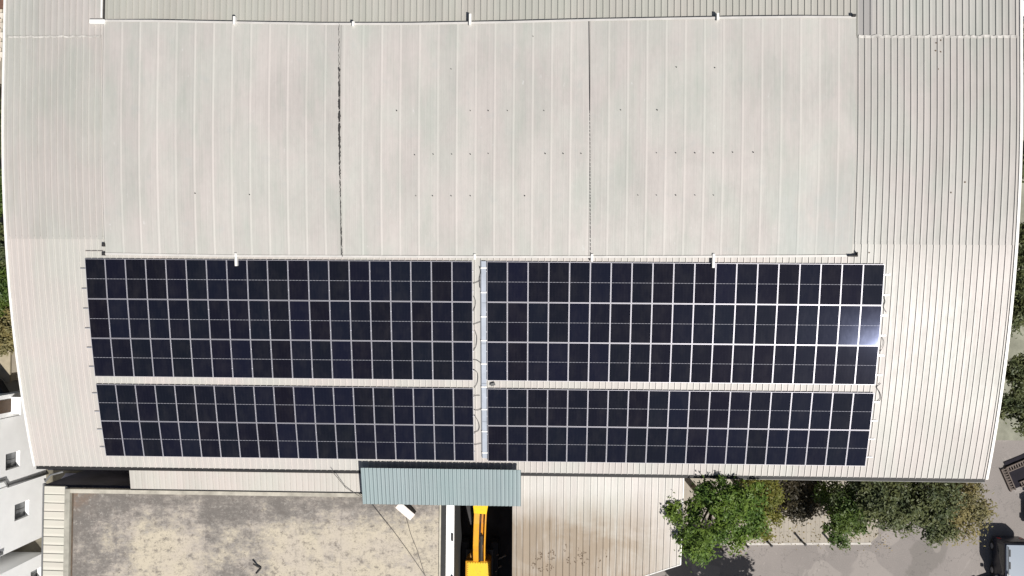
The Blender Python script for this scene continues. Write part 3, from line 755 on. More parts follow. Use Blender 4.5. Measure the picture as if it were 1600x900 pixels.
# right shed ------------------------------------------------------------------
sh=empty('shed',(0,0,0),'shed with a rust streaked ribbed metal roof and a cut off corner below the warehouse','shed')
SL,SR=24.16,34.26
ybot=lambda x:(-24.66-(34.30-x)*.36) if x>30.5 else -38.0  # unseen length past the cut corner added to keep sun off the courtyard
zsh=lambda x,y:8.35+(y+19.0)*.19
flat_roof('roof_sheet',rib_profile(SL,SR,.4,.02,.06,.065,.025),C(-19.05),ybot,zsh,M['shed'],sh,14)
vs=[];
mb=MB()
for (xa_,ya_),(xb_,yb_) in (((SR,-19.1),(SR,ybot(SR))),((SR,ybot(SR)),(30.6,ybot(30.6)))):
    d_=Vector((xb_-xa_,yb_-ya_,0)).normalized(); nr=Vector((-d_.y,d_.x,0))
    mb2=[]
    for (x_,y_) in ((xa_,ya_),(xb_,yb_)):
        z=zsh(x_,y_)
        mb2 += [(x_-nr.x*.03,y_-nr.y*.03,z+.03),(x_+nr.x*.03,y_+nr.y*.03,z+.03),(x_+nr.x*.03,y_+nr.y*.03,z-.16),(x_-nr.x*.03,y_-nr.y*.03,z-.16)]
    mb.add(mb2,[(0,1,5,4),(1,2,6,5),(2,3,7,6),(3,0,4,7),(0,1,2,3),(4,5,6,7)])
mb.build('edge_trim',M['trim'],sh)
MB().prism([(SL+.12,-19.3),(SL+.12,-37.8),(30.3,-37.8),(30.6,ybot(30.6)+.2),(SR-.15,ybot(SR)+.2),(SR-.15,-19.3)],0,lambda x,y:zsh(x,y)-.12).build('wall',M['greywall'],sh)
# dead leaf litter caught on the shed roof
lg=random.Random(4); mb=MB()
for (u,v,ru,rv,n) in ((842,868,6,8,26),(833,883,4,5,12),(862,866,6,10,28),(858,887,7,6,18),(893,875,9,6,20),(912,872,7,12,24),(882,850,4,10,8),(905,858,3,12,8),(846,890,5,4,10),(936,880,3,10,5),(948,862,2,8,4)):
    for i in range(n):
        a_=lg.uniform(0,2*pi); rr=lg.uniform(.5,1)
        p=at(u+ru*rr*cos(a_),v+rv*rr*sin(a_),7.2); p.z=zsh(p.x,p.y)+.012
        w=lg.uniform(.02,.065); t=lg.uniform(0,pi)
        mb.add([p+Vector((w*cos(t+q*pi/2)*(1 if q%2 else .5),w*sin(t+q*pi/2)*(1 if q%2 else .5),.015 if q==0 else 0)) for q in range(4)],[(0,1,2,3)])
tag(mb.build('leaf_litter',M['litter']),'dark dead leaves gathered in patches low on the rusty shed roof','leaf litter',kind='stuff')

# ------------------------------------------------------------------ excavator in the courtyard
ex=empty('excavator',(21.8,-27.2,0),'yellow excavator with raised boom parked in the dark courtyard under the teal canopy','excavator')
def part(mb,name,m,**k): return mb.build(name,m,ex,**k)
bx0,bx1=-.82,.82
hb=MB().box(bx0,bx1,-3.0,1.30,1.15,2.75); part(hb,'engine_house',M['yellow'],bevel=.06)
lid=MB().box(bx0+.10,bx1-.06,-2.9,1.22,2.752,2.80); part(lid,'bonnet_lid',M['yellow2'],bevel=.02)
bl=MB()
for i in range(12):
    y=1.16-i*.14
    for x in (bx0+.17,bx1-.13): bl.box(x-.02,x+.02,y-.02,y+.02,2.80,2.825)
for i in range(9): 
    x=bx0+.17+i*.165; bl.box(x-.02,x+.02,1.14,1.18,2.80,2.825)
part(bl,'bolt_row',simple('dark brown bolt',(.25,.12,.01),.5))  # bolts darker than the bonnet
for sx in (-1,1):
    tkm=MB(); x=sx*.98
    tkm.prism([(-2.3,.05),(-2.5,.30),(-2.5,.55),(-2.3,.85),(2.0,.85),(2.25,.55),(2.25,.30),(2.0,.05)],-.25,.25,Matrix.Translation((x,0,0))@Matrix(((0,0,1,0),(1,0,0,0),(0,1,0,0),(0,0,0,1))))
    part(tkm,'track',M['rubber'])
part(MB().box(-.9,.9,-1.9,1.6,.5,1.14),'undercarriage',M['steel'])
# boom: web with a broad left flange and a thin right plate
def beam(x0,x1,pts,th):
    mb=MB(); n=len(pts); vs=[]
    for (y,z) in pts:
        vs += [(x0,y,z-th),(x1,y,z-th),(x1,y,z),(x0,y,z)]
    fs=[(0,1,2,3),tuple(4*(n-1)+k for k in (3,2,1,0))]
    for i in range(n-1):
        for k in range(4): fs.append((4*i+k,4*i+(k+1)%4,4*i+4+(k+1)%4,4*i+4+k))
    return mb.add(vs,fs)
bp=[(.9,2.3),(1.5,3.05),(2.6,4.1),(4.2,4.9),(5.9,5.2),(6.8,5.0)]
off=Vector((0,0,0))
bm=empty('boom',(0,0,0),None,None); bm.parent=ex; bm.rotation_euler=(0,0,radians(-3.0)); bm.location=(.02,0,0)
beam(-.40,-.05,bp,.5).build('boom_flange',M['yellow'],bm,bevel=.02)
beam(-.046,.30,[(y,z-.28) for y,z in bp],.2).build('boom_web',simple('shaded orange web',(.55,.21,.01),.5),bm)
beam(.304,.38,bp,.5).build('boom_plate',M['yellow'],bm)
MB().add([(-.40,4.9,5.12),(.38,4.9,5.12),(.46,5.5,5.36),(-.48,5.5,5.36),(-.40,4.9,5.02),(.38,4.9,5.02),(.46,5.5,5.26),(-.48,5.5,5.26)],[(0,1,2,3),(4,5,6,7),(0,1,5,4),(1,2,6,5),(2,3,7,6),(3,0,4,7)]).build('boom_head',M['yellow2'],bm)
MB().tube([(.13,1.3,2.6),(.13,3.4,4.45)],.09,10).build('lift_cylinder',M['steel'],bm)
for hx in (-.02,.05):
    MB().tube([(hx,1.2,2.7),(hx,1.9,3.35),(hx,2.8,4.12),(hx,4.2,4.78),(hx,5.4,5.02)],.028,6).build('hydraulic_hose',M['rubber'],bm,smooth=True)
part(beam(-.18,.18,[(6.6,5.2),(7.0,4.0),(7.1,2.2)],.3),'dipper_arm',M['yellow'])
part(MB().prism([(6.6,2.2),(7.4,2.3),(7.5,1.3),(6.8,.7),(6.3,1.2)],-.5,.5,Matrix(((0,0,1,0),(1,0,0,0),(0,1,0,0),(0,0,0,1)))),'bucket',M['steel'])
mbk=MB().box(-.55,.50,1.32,1.75,1.6,2.45); part(mbk,'boom_foot',simple('brown boom foot',(.30,.15,.03),.5),bevel=.05)
for k,(u0,v0,u1,v1) in enumerate(((768,871,778,867),(768,879,790,868),(767,892,783,885),(766,895,775,893))):
    q0=at(u0,v0,.15); q1=at(u1,v1,.9)
    tag(MB().tube([q0,q1],.05,8).build('scrap_pipe',M['pipegrey']),'%s pale scrap pipe lying in the dark beside the excavator bonnet'%['topmost short','longest','third','lowest'][k],'pipe','scrap pipes in the courtyard')

# tarp heap in the left gap ----------------------------------------------------
def tarp(u0,v0,u1,v1,z,label,m,seed):
    g_=random.Random(seed); a=at(u0,v0,z); b=at(u1,v1,z); mb=MB(); n=14; mm=8; vs=[]
    for j in range(mm+1):
        for i in range(n+1):
            e_=min(i,n-i,2)*min(j,mm-j,2)/4
            vs.append((a.x+(b.x-a.x)*i/n,a.y+(b.y-a.y)*j/mm,max(.02,z*min(1,e_*1.0)+g_.uniform(-.12,.12)*min(1,e_))))
    fs=[(j*(n+1)+i,j*(n+1)+i+1,(j+1)*(n+1)+i+1,(j+1)*(n+1)+i) for j in range(mm) for i in range(n)]
    return tag(mb.add(vs,fs).build('tarpaulin',m,smooth=True),label,'tarpaulin')
tarp(88,744,140,756,1.2,'grey blue tarpaulin over a heap in the dark gap by the corner of the eave',simple('grey tarpaulin',(.28,.28,.36),.7,0,.3,1.5),1)
tarp(110,752,200,762,1.5,'long indigo tarpaulin heap in the dark gap behind the concrete roof',M['tarp'],2)

# ------------------------------------------------------------------ white houses on the left
HX=-8.4
def house(name,label,y0,y1,h,wins,depth=8.0,rot=0.0,m=None,doors=()):
    """facade in plane x=HX facing +x, between world y0<y1, recessed windows (ya,yb,za,zb)"""
    root=empty(name,(0,0,0),label,'house','white houses left of the warehouse')
    m=m or M['wallpaint']
    ys=sorted({y0,y1,*[w for q in wins for w in q[:2]]}); zs=sorted({0.0,h,*[w for q in wins for w in q[2:4]]})
    mb=MB()
    for i in range(len(ys)-1):
        for j in range(len(zs)-1):
            cy_=(ys[i]+ys[i+1])/2; cz_=(zs[j]+zs[j+1])/2
            if any(q[0]<cy_<q[1] and q[2]<cz_<q[3] for q in wins): continue
            mb.add([(HX,ys[i],zs[j]),(HX,ys[i+1],zs[j]),(HX,ys[i+1],zs[j+1]),(HX,ys[i],zs[j+1])],[(0,1,2,3)])
    D=.30
    for (a,b,c,d) in wins:
        mb.add([(HX,a,c),(HX,b,c),(HX,b,d),(HX,a,d),(HX-D,a,c),(HX-D,b,c),(HX-D,b,d),(HX-D,a,d)],[(0,1,5,4),(1,2,6,5),(2,3,7,6),(3,0,4,7)])
    mb.add([(HX,y0,0),(HX-depth,y0,0),(HX-depth,y0,h),(HX,y0,h)],[(0,1,2,3)])
    mb.add([(HX,y1,0),(HX-depth,y1,0),(HX-depth,y1,h),(HX,y1,h)],[(0,1,2,3)])
    mb.add([(HX-depth,y0,0),(HX-depth,y1,0),(HX-depth,y1,h),(HX-depth,y0,h)],[(0,1,2,3)])
    mb.build('wall',m,root)
    MB().box(HX-depth-.1,HX+.12,y0-.0,y1,h,h+.25).build('roof',M['greywall'],root)
    for (a,b,c,d) in wins:
        w=MB(); fx=HX-D+.001; t=.05
        for bx in ((a,a+t,c,d),(b-t,b,c,d),(a+t,b-t,c,c+t),(a+t,b-t,d-t,d),((a+b)/2-.025,(a+b)/2+.025,c+t,d-t)):
            w.box(fx,fx+.05,bx[0],bx[1],bx[2],bx[3])
        f=w.build('window',simple('grey window frame',(.16,.16,.16),.5),root)
        MB().box(fx,fx+.015,a+t,b-t,c+t,d-t).build('pane',M['pane'],f)
    return root
def win(u0,u1,v0,v1):
    p=at_x(u1,(v0+v1)/2,HX); q=at_x(u0,(v0+v1)/2,HX)
    ya=at_x((u0+u1)/2,v1,HX).y; yb=at_x((u0+u1)/2,v0,HX).y
    return (ya,yb,p.z,q.z)
yA1=at_x(36,648,HX).y; yA0=at_x(40,750,HX).y; yB0=at_x(40,851,HX).y; yC1=yB0-1.15
house('white_house','white house facade with one deep window, upper of the two by the left roof edge',yA0+.03,yA1,10.5,[win(9,31,707,732)])
house('white_house','lower white house facade with one deep window, beside the cream coping strip',yB0,yA0-.03,7.6,[win(23,45,785,810)])
house('white_house','white house at the bottom left corner beyond a grey alley',-40,yC1,6.5,[win(48,64,890,906)],8)
# balcony house above
bh=house('white_house','white house with a brown balcony recess beside the charcoal felt roof',yA1+.05,yA1+1.5,7.5,[])
MB().box(HX+.002,HX+1.1,yA1+.25,yA1+1.3,4.2,4.4).build('balcony',M['wallpaint'],bh)
MB().box(HX+1.0,HX+1.1,yA1+.25,yA1+1.3,4.4,5.2).build('parapet',M['wallpaint'],bh)
MB().box(HX+.004,HX+.03,yA1+.35,yA1+1.2,4.45,6.6).build('door',simple('brown door',(.07,.04,.02),.6),bh)
dpz=yA0
dp=MB(); dp.tube([(HX+.10,yA0,0),(HX+.10,yA0,4.75)],.085,10); dp.tube([(HX+.10,yA0,4.75),(HX+.1,yA0+.45,5.15),(HX+.10,yA0+.45,6.2)],.075,10)
tag(dp.build('downpipe',M['conduit'],smooth=True),'grey downpipe with an elbow between two white house facades','pipe')
fl=MB().box(HX+.01,HX+.14,yB0+.10,yB0+.30,5.2,7.2)
tag(fl.build('wall_lamp_box',M['conduit']),'grey box on the white facade at the left picture edge','box')
# pipes at corner of coping strip
tag(MB().tube([at(70,748,7.2),at(71,752,7.3),at(79,742,7.6),at(98,737,8.3)],.06,8).build('drain_pipe',M['conduit'],smooth=True),'bent grey drain pipe from the eave to the coping corner','pipe')
# charcoal roofed hut
hut=empty('hut',(0,0,0),'low hut with a pointed charcoal felt roof beside the left edge of the warehouse','hut')
q=[at(-16,585,4.0),at(-4,596,4.0),at(14,618,3.7),at(33,632,3.5),at(32,637,3.5),at(4,646,3.7),at(-16,650,4.0)]
MB().prism([(p.x,p.y) for p in q][::-1],lambda x,y:3.4,lambda x,y:3.75+min(.9,max(0,(-8.2-x)*.35))).build('roof',M['roofdark'],hut)
MB().prism([(p.x+(-.15),p.y) for p in q][::-1],0,3.39).build('wall',M['greywall'],hut)
p=at(22,624,2.2)
tag(MB().tube([(p.x+.2,p.y+.25,0),(p.x+.2,p.y+.25,1.3)],[.5,.42],12).build('water_tank',M['white'],smooth=False),'white water tank beside the pointed charcoal hut','tank')
# lattice fence and tan low roof
tn=empty('outbuilding',(0,0,0),'low tan roofed outbuilding beyond the lattice fence on the left','outbuilding')
a=at(-20,546,3); b=at(15,598,3)
MB().box(a.x,b.x,b.y,a.y,2.85,3.0).build('roof',simple('tan sheet',(.36,.31,.22),.8,0,.2,2),tn); MB().box(a.x+.1,b.x-.1,b.y+.1,a.y-.1,0,2.845).build('wall',M['beigewall'],tn)
fn=empty('lattice_fence',(0,0,0),'grey metal lattice fence beside the tan outbuilding','fence')
a=at(19,545,1.6); b=at(21,606,1.6)
for i in range(9):
    y=a.y+(b.y-a.y)*i/8; MB().box(a.x-.03,a.x+.03,y-.03,y+.03,0,1.7).build('post',M['conduit'],fn)
for z in (.4,1.0,1.6): MB().box(a.x-.018,a.x+.018,min(a.y,b.y),max(a.y,b.y),z-.02,z+.02).build('rail',M['conduit'],fn)
p=at(3,396,3.2)
aw=MB().prism([(p.x-.8,p.y-.16),(p.x+.35,p.y-.16),(p.x+.35,p.y+.16),(p.x-.8,p.y+.16)],lambda x,y:3.1+(y-p.y)*.3,lambda x,y:3.14+(y-p.y)*.3)
ro=aw.build('awning',M['red']); tag(ro,'small red cloth awning among the trees at the left edge','awning')
MB().tube([(p.x,p.y,0),(p.x,p.y,3.1)],.03,6).build('pole',M['steel'],ro)
# tan apartment block upper left
ab=empty('apartment_block',(0,0,0),'beige apartment block with brown roof edge at the upper left corner','building')
X1=at(7,60,6).x-.2
MB().box(X1-9,X1,6.0,16,0,6.0).build('wall',M['beigewall'],ab)
MB().box(X1-9,X1+.25,9.3,10.4,6.002,6.25).build('roof',M['brownroof'],ab)
MB().box(X1-9,X1+.10,10.45,16,6.002,6.2).build('roof',simple('cream roof screed',(.55,.48,.38),.9,0,.2,1),ab)
for k in range(5):
    y=6.2+k*.62
    MB().box(X1-9,X1+.12,y,y+.36,6.004,6.10).build('terrace_slab',simple('terrace slab',(.62-.1*(k%2),.56-.1*(k%2),.48-.1*(k%2)),.8,0,.2,1),ab)
    rr_=MB(); rr_.box(X1-.05,X1,y-.02,y+.02,6.1,6.9); rr_.box(X1-2,X1,y-.02,y+.02,6.86,6.9); rr_.build('railing',M['steel'],ab)
# white kiosk upper right corner
p=at(1597,14,3.5)
kk=empty('kiosk',(0,0,0),'small white roofed kiosk at the upper right corner behind the warehouse','kiosk')
MB().box(p.x,p.x+4,p.y-.8,p.y+.55,3.3,3.5).build('roof',M['white'],kk); MB().box(p.x+.1,p.x+3.9,p.y-.7,p.y+.45,0,3.295).build('wall',M['beigewall'],kk)
MB().box(p.x-.25,p.x+4,p.y+.56,p.y+.85,3.1,3.3).build('gutter',M['wood'],kk)

# ------------------------------------------------------------------ trees
def tree(label,u,v,zc,r,rz,kind,n_leaf,leaf,seed,group='trees around the warehouse',clumps=70,name='tree',squash=(1,1),spread=1.0,gap=0.0,lobes=None):
    g=random.Random(seed); c=at(u,v,zc)
    root=empty(name,(c.x,c.y,0),label,'tree',group)
    # lobes: main masses of the crown
    if lobes is None:
        lobes=[]
        for k in range(7):
            a=2*pi*k/7+g.uniform(-.4,.4); q=g.uniform(.35,.62)
            lobes.append((q*cos(a),q*sin(a),g.uniform(-.45,.35),g.uniform(.34,.5)))
        lobes.append((g.uniform(-.1,.1),g.uniform(-.1,.1),.35,.48))
    cl=[]
    for k in range(clumps):
        L_=lobes[k%len(lobes)]
        while True:
            d=Vector((g.gauss(0,1),g.gauss(0,1),g.gauss(0,1)))
            if d.length>.1: break
        d.normalize()
        if d.z<-.35: d.z*=-.6
        rad=L_[3]*(g.uniform(.55,1.12))
        p=Vector(((L_[0]+d.x*rad)*r*squash[0],(L_[1]+d.y*rad)*r*squash[1],(L_[2]+d.z*rad)*rz))
        cl.append((p,g.uniform(.32,.62)*spread*(r/3)**.5))
    vs=[];fs=[]
    per=max(4,n_leaf//clumps)
    for p,cr in cl:
        m=int(per*g.uniform(.55,1.5))
        for i in range(m):
            d=Vector((g.gauss(0,.5),g.gauss(0,.5),g.gauss(0,.34)))*cr*1.25
            q=p+d
            nrm=Vector((g.gauss(0,.55)+d.x*.7,g.gauss(0,.55)+d.y*.7,1.0)).normalized()
            t=nrm.cross(Vector((cos(g.uniform(0,6.28)),sin(g.uniform(0,6.28)),.2))).normalized(); b=nrm.cross(t)
            s=leaf*g.uniform(.6,1.35)
            o=len(vs); w=s*.42
            vs += [q-t*s*.5,q+b*w*.5-nrm*.02,q+t*s*.5-nrm*.06*g.random(),q-b*w*.5-nrm*.02]
            fs.append((o,o+1,o+2,o+3))
    zmin=zc
    for i,vv in enumerate(vs): vs[i]=(vv[0],vv[1],max(.15,vv[2]+zc))
    MB().add(vs,fs).build('crown',LF[kind],root,recalc=False)
    tk=MB(); hz=zc-rz*.35
    tk.tube([(0,0,-.1),(g.uniform(-.1,.1),g.uniform(-.1,.1),hz*.5),(g.uniform(-.2,.2),g.uniform(-.2,.2),hz),(0,0,zc+rz*.3)],[.05*r+.06,.045*r+.03,.035*r+.02,.02],8)
    for k in range(0,len(cl),max(1,len(cl)//12)):
        p=cl[k][0]; q=Vector((p.x,p.y,p.z+zc)); b0=Vector((0,0,hz*g.uniform(.75,1.05))); mid=(b0+q)/2+Vector((0,0,-.25))
        tk.tube([b0,mid,q],[.03*r,.018*r,.01],6)
    tk.build('trunk',M['bark'],root,smooth=True)
    return root
GB='trees along the pavement below the warehouse'
tree('tall fresh green tree between the rusty shed roof and the pavement',1120,803,8.3,2.85,3.2,'bright',11500,.23,1,GB,72,squash=(1.0,1.05),spread=.88,lobes=[(-.62,-.05,-.1,.30),(-.30,.36,.1,.22),(.05,.50,.25,.28),(.52,.40,.1,.32),(.62,-.05,0,.34),(.30,-.28,.15,.30),(-.12,-.05,.40,.34),(-.45,-.55,0,.30),(-.50,-.80,-.45,.24),(.15,.2,.3,.3),(-.25,-.62,-.2,.22)])
tree('yellow green tree crown leaning over the pavement, right of the tall fresh green tree',1186,788,6.3,1.75,2.2,'yellow',4600,.22,2,GB,46,squash=(.95,1.2))
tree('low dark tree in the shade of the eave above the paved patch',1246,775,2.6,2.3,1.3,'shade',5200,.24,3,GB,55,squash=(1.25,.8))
tree('green tree dropping toward the road at the end of the paved patch',1316,798,5.0,1.85,2.4,'mid',6500,.22,4,GB,75,squash=(.85,1.15))
tree('dense grey green tree under the eave, right of the paved patch',1385,782,6.0,2.9,2.6,'dark',11000,.25,5,GB,84,squash=(1.25,.78))
tree('grey green tree with ragged lower edge beside the olive one',1448,788,5.4,2.2,2.3,'dark',7000,.24,6,GB,60,squash=(.9,1.0))
tree('dry olive tree at the right end of the row below the roof corner',1496,790,4.6,2.35,2.1,'olive',5400,.22,7,GB,64,spread=1.35,squash=(1.0,1.0))
tree('shady tree just past the lower picture edge whose shadow falls by the shed',1200,1012,6.5,3.3,2.6,'mid',9000,.34,8,GB,70)
GR='trees right of the warehouse'
tree('grey green tree at the right picture edge level with the middle row of panels',1592,470,4.2,1.9,2.0,'dark',6000,.25,11,GR,60)
tree('grey green tree at the right picture edge level with the array gap',1601,590,4.0,1.5,1.8,'dark',4200,.25,12,GR,45)
tree('grey green tree at the right edge closest to the bare yard',1592,640,3.8,1.55,1.8,'dark',4800,.24,13,GR,50)
tree('tree at the right picture edge level with the cover bottom',1604,395,4.6,1.9,2.0,'dark',5000,.26,14,GR,50)
tree('tree slivers at the right edge level with the cover middle',1624,250,4.6,1.8,2.0,'dark',4200,.26,15,GR,45)
tree('tree at the upper right behind the kiosk',1616,70,4.6,1.7,2.0,'dark',4200,.26,16,GR,45)
GL='trees left of the warehouse'
for k,(u,v,r,kd,lb) in enumerate(((-6,205,2.0,'dark','uppermost dark tree at the left edge level with the cover'),(-4,300,1.9,'mid','second tree down the left edge, greener, above the red awning'),(-10,385,2.0,'dark','dark tree next to the red awning at the left edge'),(-2,450,1.7,'mid','green tree below the red awning at the left edge'),(2,515,1.5,'olive','lowest drier tree at the left edge above the tan outbuilding'))):
    tree(lb,u,v,3.6,r,1.7,kd,4800,.25,20+k,GL,50)

# ------------------------------------------------------------------ bollards
BL=[(1126,858,'fresh green tree'),(1165,852,None),(1201,850,None),(1253,848,None),(1297,848,None)]
blab=['dark bollard on the kerb almost under the fresh green tree','dark bollard on the kerb, second from the shed','dark bollard on the kerb midway along the paved patch','dark bollard on the kerb before the dropping green tree','dark bollard on the kerb half under the dropping green tree']
b0=None
for k,(u,v,_) in enumerate(BL):
    p=at(u-1,v-3,.12)
    if b0 is None:
        b0=empty('bollard',p,blab[0],'bollard','bollards along the kerb')
        MB().tube([(0,0,0),(0,0,.92)],.07,12).build('post',M['steel'],b0,smooth=True)
        MB().tube([(0,0,.92),(0,0,1.0),(0,0,1.04)],[.09,.085,.02],12).build('cap',M['steel'],b0,smooth=True)
        MB().tube([(0,0,.0),(0,0,.03)],.12,12).build('base_plate',M['steel'],b0)
        o=b0
    else: o=copy_tree(b0); o['label']=blab[k]
    o.location=p

# ------------------------------------------------------------------ vehicles
def vehicle(label,x,y,rz,prof,glass,width,paint,cat='car',wheel_x=(-1.25,1.3),roofbits=False,group='vehicles in the yard'):
    """prof: (x,z,half width factor) outline from rear to front over the roof; x forward"""
    root=empty('minivan' if cat=='van' else 'parked_car',(x,y,0),label,cat,group,rz)
    mb=MB(); n=len(prof); vs=[];fs=[]
    sec=((1.0,.0),(1.03,.45),(1.0,.62))
    for (px,pz,wf) in prof:
        w=width/2
        zz=[.28,.55,min(.92,pz*.98),pz-.04*(pz>1),pz]; ww=[w*.94,w,w*.985,w*wf,w*wf*.86]
        vs += [(px,-a,z) for a,z in zip(ww,zz)]+[(px,a,z) for a,z in zip(ww[::-1],zz[::-1])]
    K=10
    for i in range(n-1):
        for k in range(K-1): a=i*K+k; fs.append((a,a+1,a+K+1,a+K))
        fs.append((i*K+K-1,i*K,(i+1)*K,(i+1)*K+K-1))
    fs += [tuple(range(K)),tuple(range((n-1)*K,n*K))[::-1]]
    mb.add(vs,fs); mb.build('body',paint,root,smooth=False,bevel=.03)
    if roofbits: MB().prism([(-1.86,-.72),(-.25,-.72),(.02,-.62),(.20,-.3),(.20,.3),(.02,.62),(-.25,.72),(-1.86,.72)],1.845,1.885).build('roof_panel',M['vanpaint'],root,bevel=.015)
    for (pts,nm) in glass: MB().add(pts,[tuple(range(len(pts)))]).build(nm,M['glass'],root,recalc=False)
    for wx in wheel_x:
        for sy in (-1,1):
            c=Vector((wx,sy*(width/2-.10),.31))
            w=MB().tube([c-Vector((0,.11,0)),c+Vector((0,.11,0))],.31,18).build('wheel',M['rubber'],root)
            MB().tube([c-Vector((0,.118,0)),c+Vector((0,.118,0))],.19,14).build('rim',M['alu'],w)
    xf=prof[-1][0]; xr=prof[0][0]
    for sy in (-1,1):
        MB().box(xf-.1,xf+.02,sy*width*.36-.16,sy*width*.36+.16,.58,.74).build('headlight',M['lens'],root,bevel=.02)
        MB().box(xr-.02,xr+.06,sy*width*.40-.10,sy*width*.40+.10,.75,1.05).build('tail_light',M['lensred'],root,bevel=.02)
        MB().box(prof[-3][0]-.25,prof[-3][0]-.05,sy*(width/2+.08)-.09,sy*(width/2+.08)+.09,.92,1.06).build('mirror',paint,root,bevel=.02)
    if roofbits:
        for (a,b_) in ((-1.55,.12),(-.75,.10)):
            MB().box(a,a+.45,-width*.30,-width*.30+.07,1.888,1.92).build('roof_rack_foot',M['rubber'],root)
        MB().tube([(-1.75,-.62,1.95),(.1,-.62,1.95)],.022,8).build('roof_rail',M['steel'],root)
        MB().tube([(-1.75,.62,1.95),(.1,.62,1.95)],.022,8).build('roof_rail',M['steel'],root)
    return root
van=[(-2.05,.95,.97),(-2.02,1.55,.93),(-1.92,1.80,.88),(-1.5,1.86,.86),(0.0,1.86,.86),(.22,1.82,.84),(.48,1.15,.82),(.62,.95,.80),(.70,.72,.74),(.72,.55,.7)]
W=1.8
vg=[([(.245,-.62,1.79),(.245,.62,1.79),(.485,.66,1.18),(.485,-.66,1.18)],'windscreen'),
    ([(-2.045,-.7,1.05),(-2.045,.7,1.05),(-2.015,.66,1.6),(-2.015,-.66,1.6)],'rear_window')]
for sy in (-1,1):
    vg.append(([(-1.8,sy*.888,1.02),(.30,sy*.83,1.02),(.12,sy*.80,1.70),(-1.8,sy*.80,1.70)],'side_window'))
p=at(1573,848,1.86)
vehicle('dark minivan with a pale blue roof at the lower right corner of the yard',p.x+.70,p.y-2.0,-pi/2,van,vg,W,simple('van body in painted shade',(.02,.022,.035),.3),'van',wheel_x=(-1.4,.2),roofbits=True)  # body coloured dark in place of shade on its sides
car=[(-2.1,.85,.95),(-1.95,.98,.92),(-1.25,1.38,.80),(-.6,1.46,.76),(.2,1.44,.76),(1.0,.98,.90),(1.9,.84,.90),(2.15,.62,.88),(2.18,.5,.86)]
cg=[([(.28,-.62,1.42),(.28,.62,1.42),(.97,.76,1.02),(.97,-.76,1.02)],'windscreen'),([(-1.9,-.7,1.02),(-1.9,.7,1.02),(-1.3,.60,1.37),(-1.3,-.60,1.37)],'rear_window')]
for sy in (-1,1): cg.append(([(-1.5,sy*.885,.96),(.8,sy*.885,.96),(.15,sy*.70,1.36),(-1.1,sy*.70,1.36)],'side_window'))
p=at(1604,800,.8)
vehicle('dark car parked crossways past the right edge above the pale roofed minivan',p.x+2.45,p.y-.1,pi,car,cg,1.78,M['carblack'])
p=at(1562,912,.8)
vehicle('dark car poking up from the lower edge left of the pale roofed minivan',p.x+.3,p.y-1.9,radians(112),car,cg,1.78,M['carblack'])
# dark sheet inside a low slatted timber edging
p=at(1569,722,.2)
ang=math.atan2(at(1600,709,.2).y-p.y, at(1600,709,.2).x-p.x)
st=empty('framed_sheet',(p.x,p.y,0),'dark sheet framed by low brown slatted timber edging near the roof corner','frame',rz=ang)
TL_,TW=5.0,2.0
def side(x0,y0,x1,y1):
    mb=MB(); d=Vector((x1-x0,y1-y0,0)); L_=d.length; d.normalize(); nr=Vector((-d.y,d.x,0))
    Mx=Matrix(((d.x,nr.x,0,x0),(d.y,nr.y,0,y0),(0,0,1,0),(0,0,0,1)))
    mb.box(0,L_,0,.07,0,.22,Mx); mb.box(0,L_,.31,.38,0,.20,Mx)
    k=int(L_/.17)
    for i in range(k): mb.box(L_*(i+.3)/k,L_*(i+.3)/k+.08,.071,.309,.10,.17,Mx)
    mb.build('slatted_edge',M['wood'],st)
side(0,-TW,0,-.40); 
side(TL_,-.38,.0,-.38); side(0.4,-TW,TL_,-TW)
g_=random.Random(6); n=16; mm=8; vs=[]
for j in range(mm+1):
    for i in range(n+1):
        vs.append((.02+(TL_-.04)*i/n,-.06-(TW-.1)*j/mm,.05+g_.uniform(0,.03)))
MB().add(vs,[(j*(n+1)+i,j*(n+1)+i+1,(j+1)*(n+1)+i+1,(j+1)*(n+1)+i) for j in range(mm) for i in range(n)]).build('dark_sheet',simple('black sheet',(.010,.008,.013),.95,0,.3,1.5),st,smooth=True)
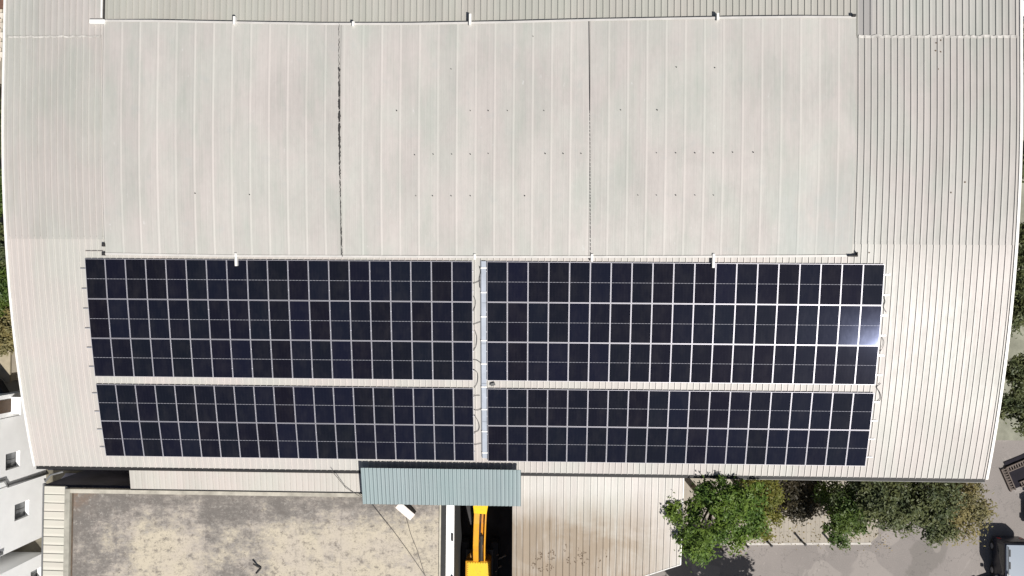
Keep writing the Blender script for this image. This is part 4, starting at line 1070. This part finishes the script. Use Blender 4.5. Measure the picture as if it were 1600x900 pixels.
# fallen leaves and dry grass along the pavement
lg=random.Random(14); mb=MB()
for i in range(480):
    x=lg.uniform(35.2,49.5); y=-25.15+abs(lg.gauss(0,1.3))-.5*(lg.random()<.3)
    if x<40 and lg.random()<.5: y=lg.uniform(-26.2,-24)
    z=.155 if y>-25 else .012
    if -25.5<y<-24.9: z=.16
    w=lg.uniform(.025,.07); t=lg.uniform(0,6.28)
    mb.add([(x+w*cos(t+q*pi/2)*(1 if q%2 else .5),y+w*sin(t+q*pi/2)*(1 if q%2 else .5),z+.02*(q==0)) for q in range(4)],[(0,1,2,3)])
tag(mb.build('fallen_leaves',leaf_mat('fallen yellow leaves',(.10,.075,.03),(.26,.21,.08),.1),recalc=False),'dry yellow leaves scattered on the paving and kerb under the trees','leaf litter',kind='stuff')
# ------------------------------------------------------------------ light, sky, camera
S=Vector((0.3690,-0.4330,0.8230)).normalized()
sun=bpy.data.lights.new('sun','SUN'); sun.energy=5.0; sun.angle=radians(.53); sun.color=(1.0,.968,.924)
so=bpy.data.objects.new('sun',sun); col.objects.link(so); so.rotation_euler=S.to_track_quat('Z','Y').to_euler(); so.location=(60,-60,80)
w=bpy.data.worlds.new('World'); sc.world=w; w.use_nodes=True
nt=w.node_tree; bg=nt.nodes['Background']; sk=nt.nodes.new('ShaderNodeTexSky'); sk.sky_type='NISHITA'; sk.sun_disc=False
sk.sun_elevation=math.asin(S.z); sk.sun_rotation=math.atan2(S.x,S.y); sk.air_density=1.0; sk.dust_density=1.5; sk.ozone_density=1.0
nt.links.new(sk.outputs[0],bg.inputs[0]); bg.inputs[1].default_value=.05
cd=bpy.data.cameras.new('camera'); co=bpy.data.objects.new('camera',cd); col.objects.link(co)
cd.sensor_width=36; cd.sensor_fit='HORIZONTAL'; cd.lens=FPX/1600*36; cd.clip_start=.5; cd.clip_end=2000
Mw=ROT.to_4x4(); Mw.translation=CAM; co.matrix_world=Mw
sc.camera=co
sc.view_settings.view_transform='Standard'; sc.view_settings.look='None'; sc.view_settings.gamma=1; sc.view_settings.exposure=0.2; sc.view_settings.use_curve_mapping=False
sc.cycles.max_bounces=6; sc.cycles.use_denoising=True
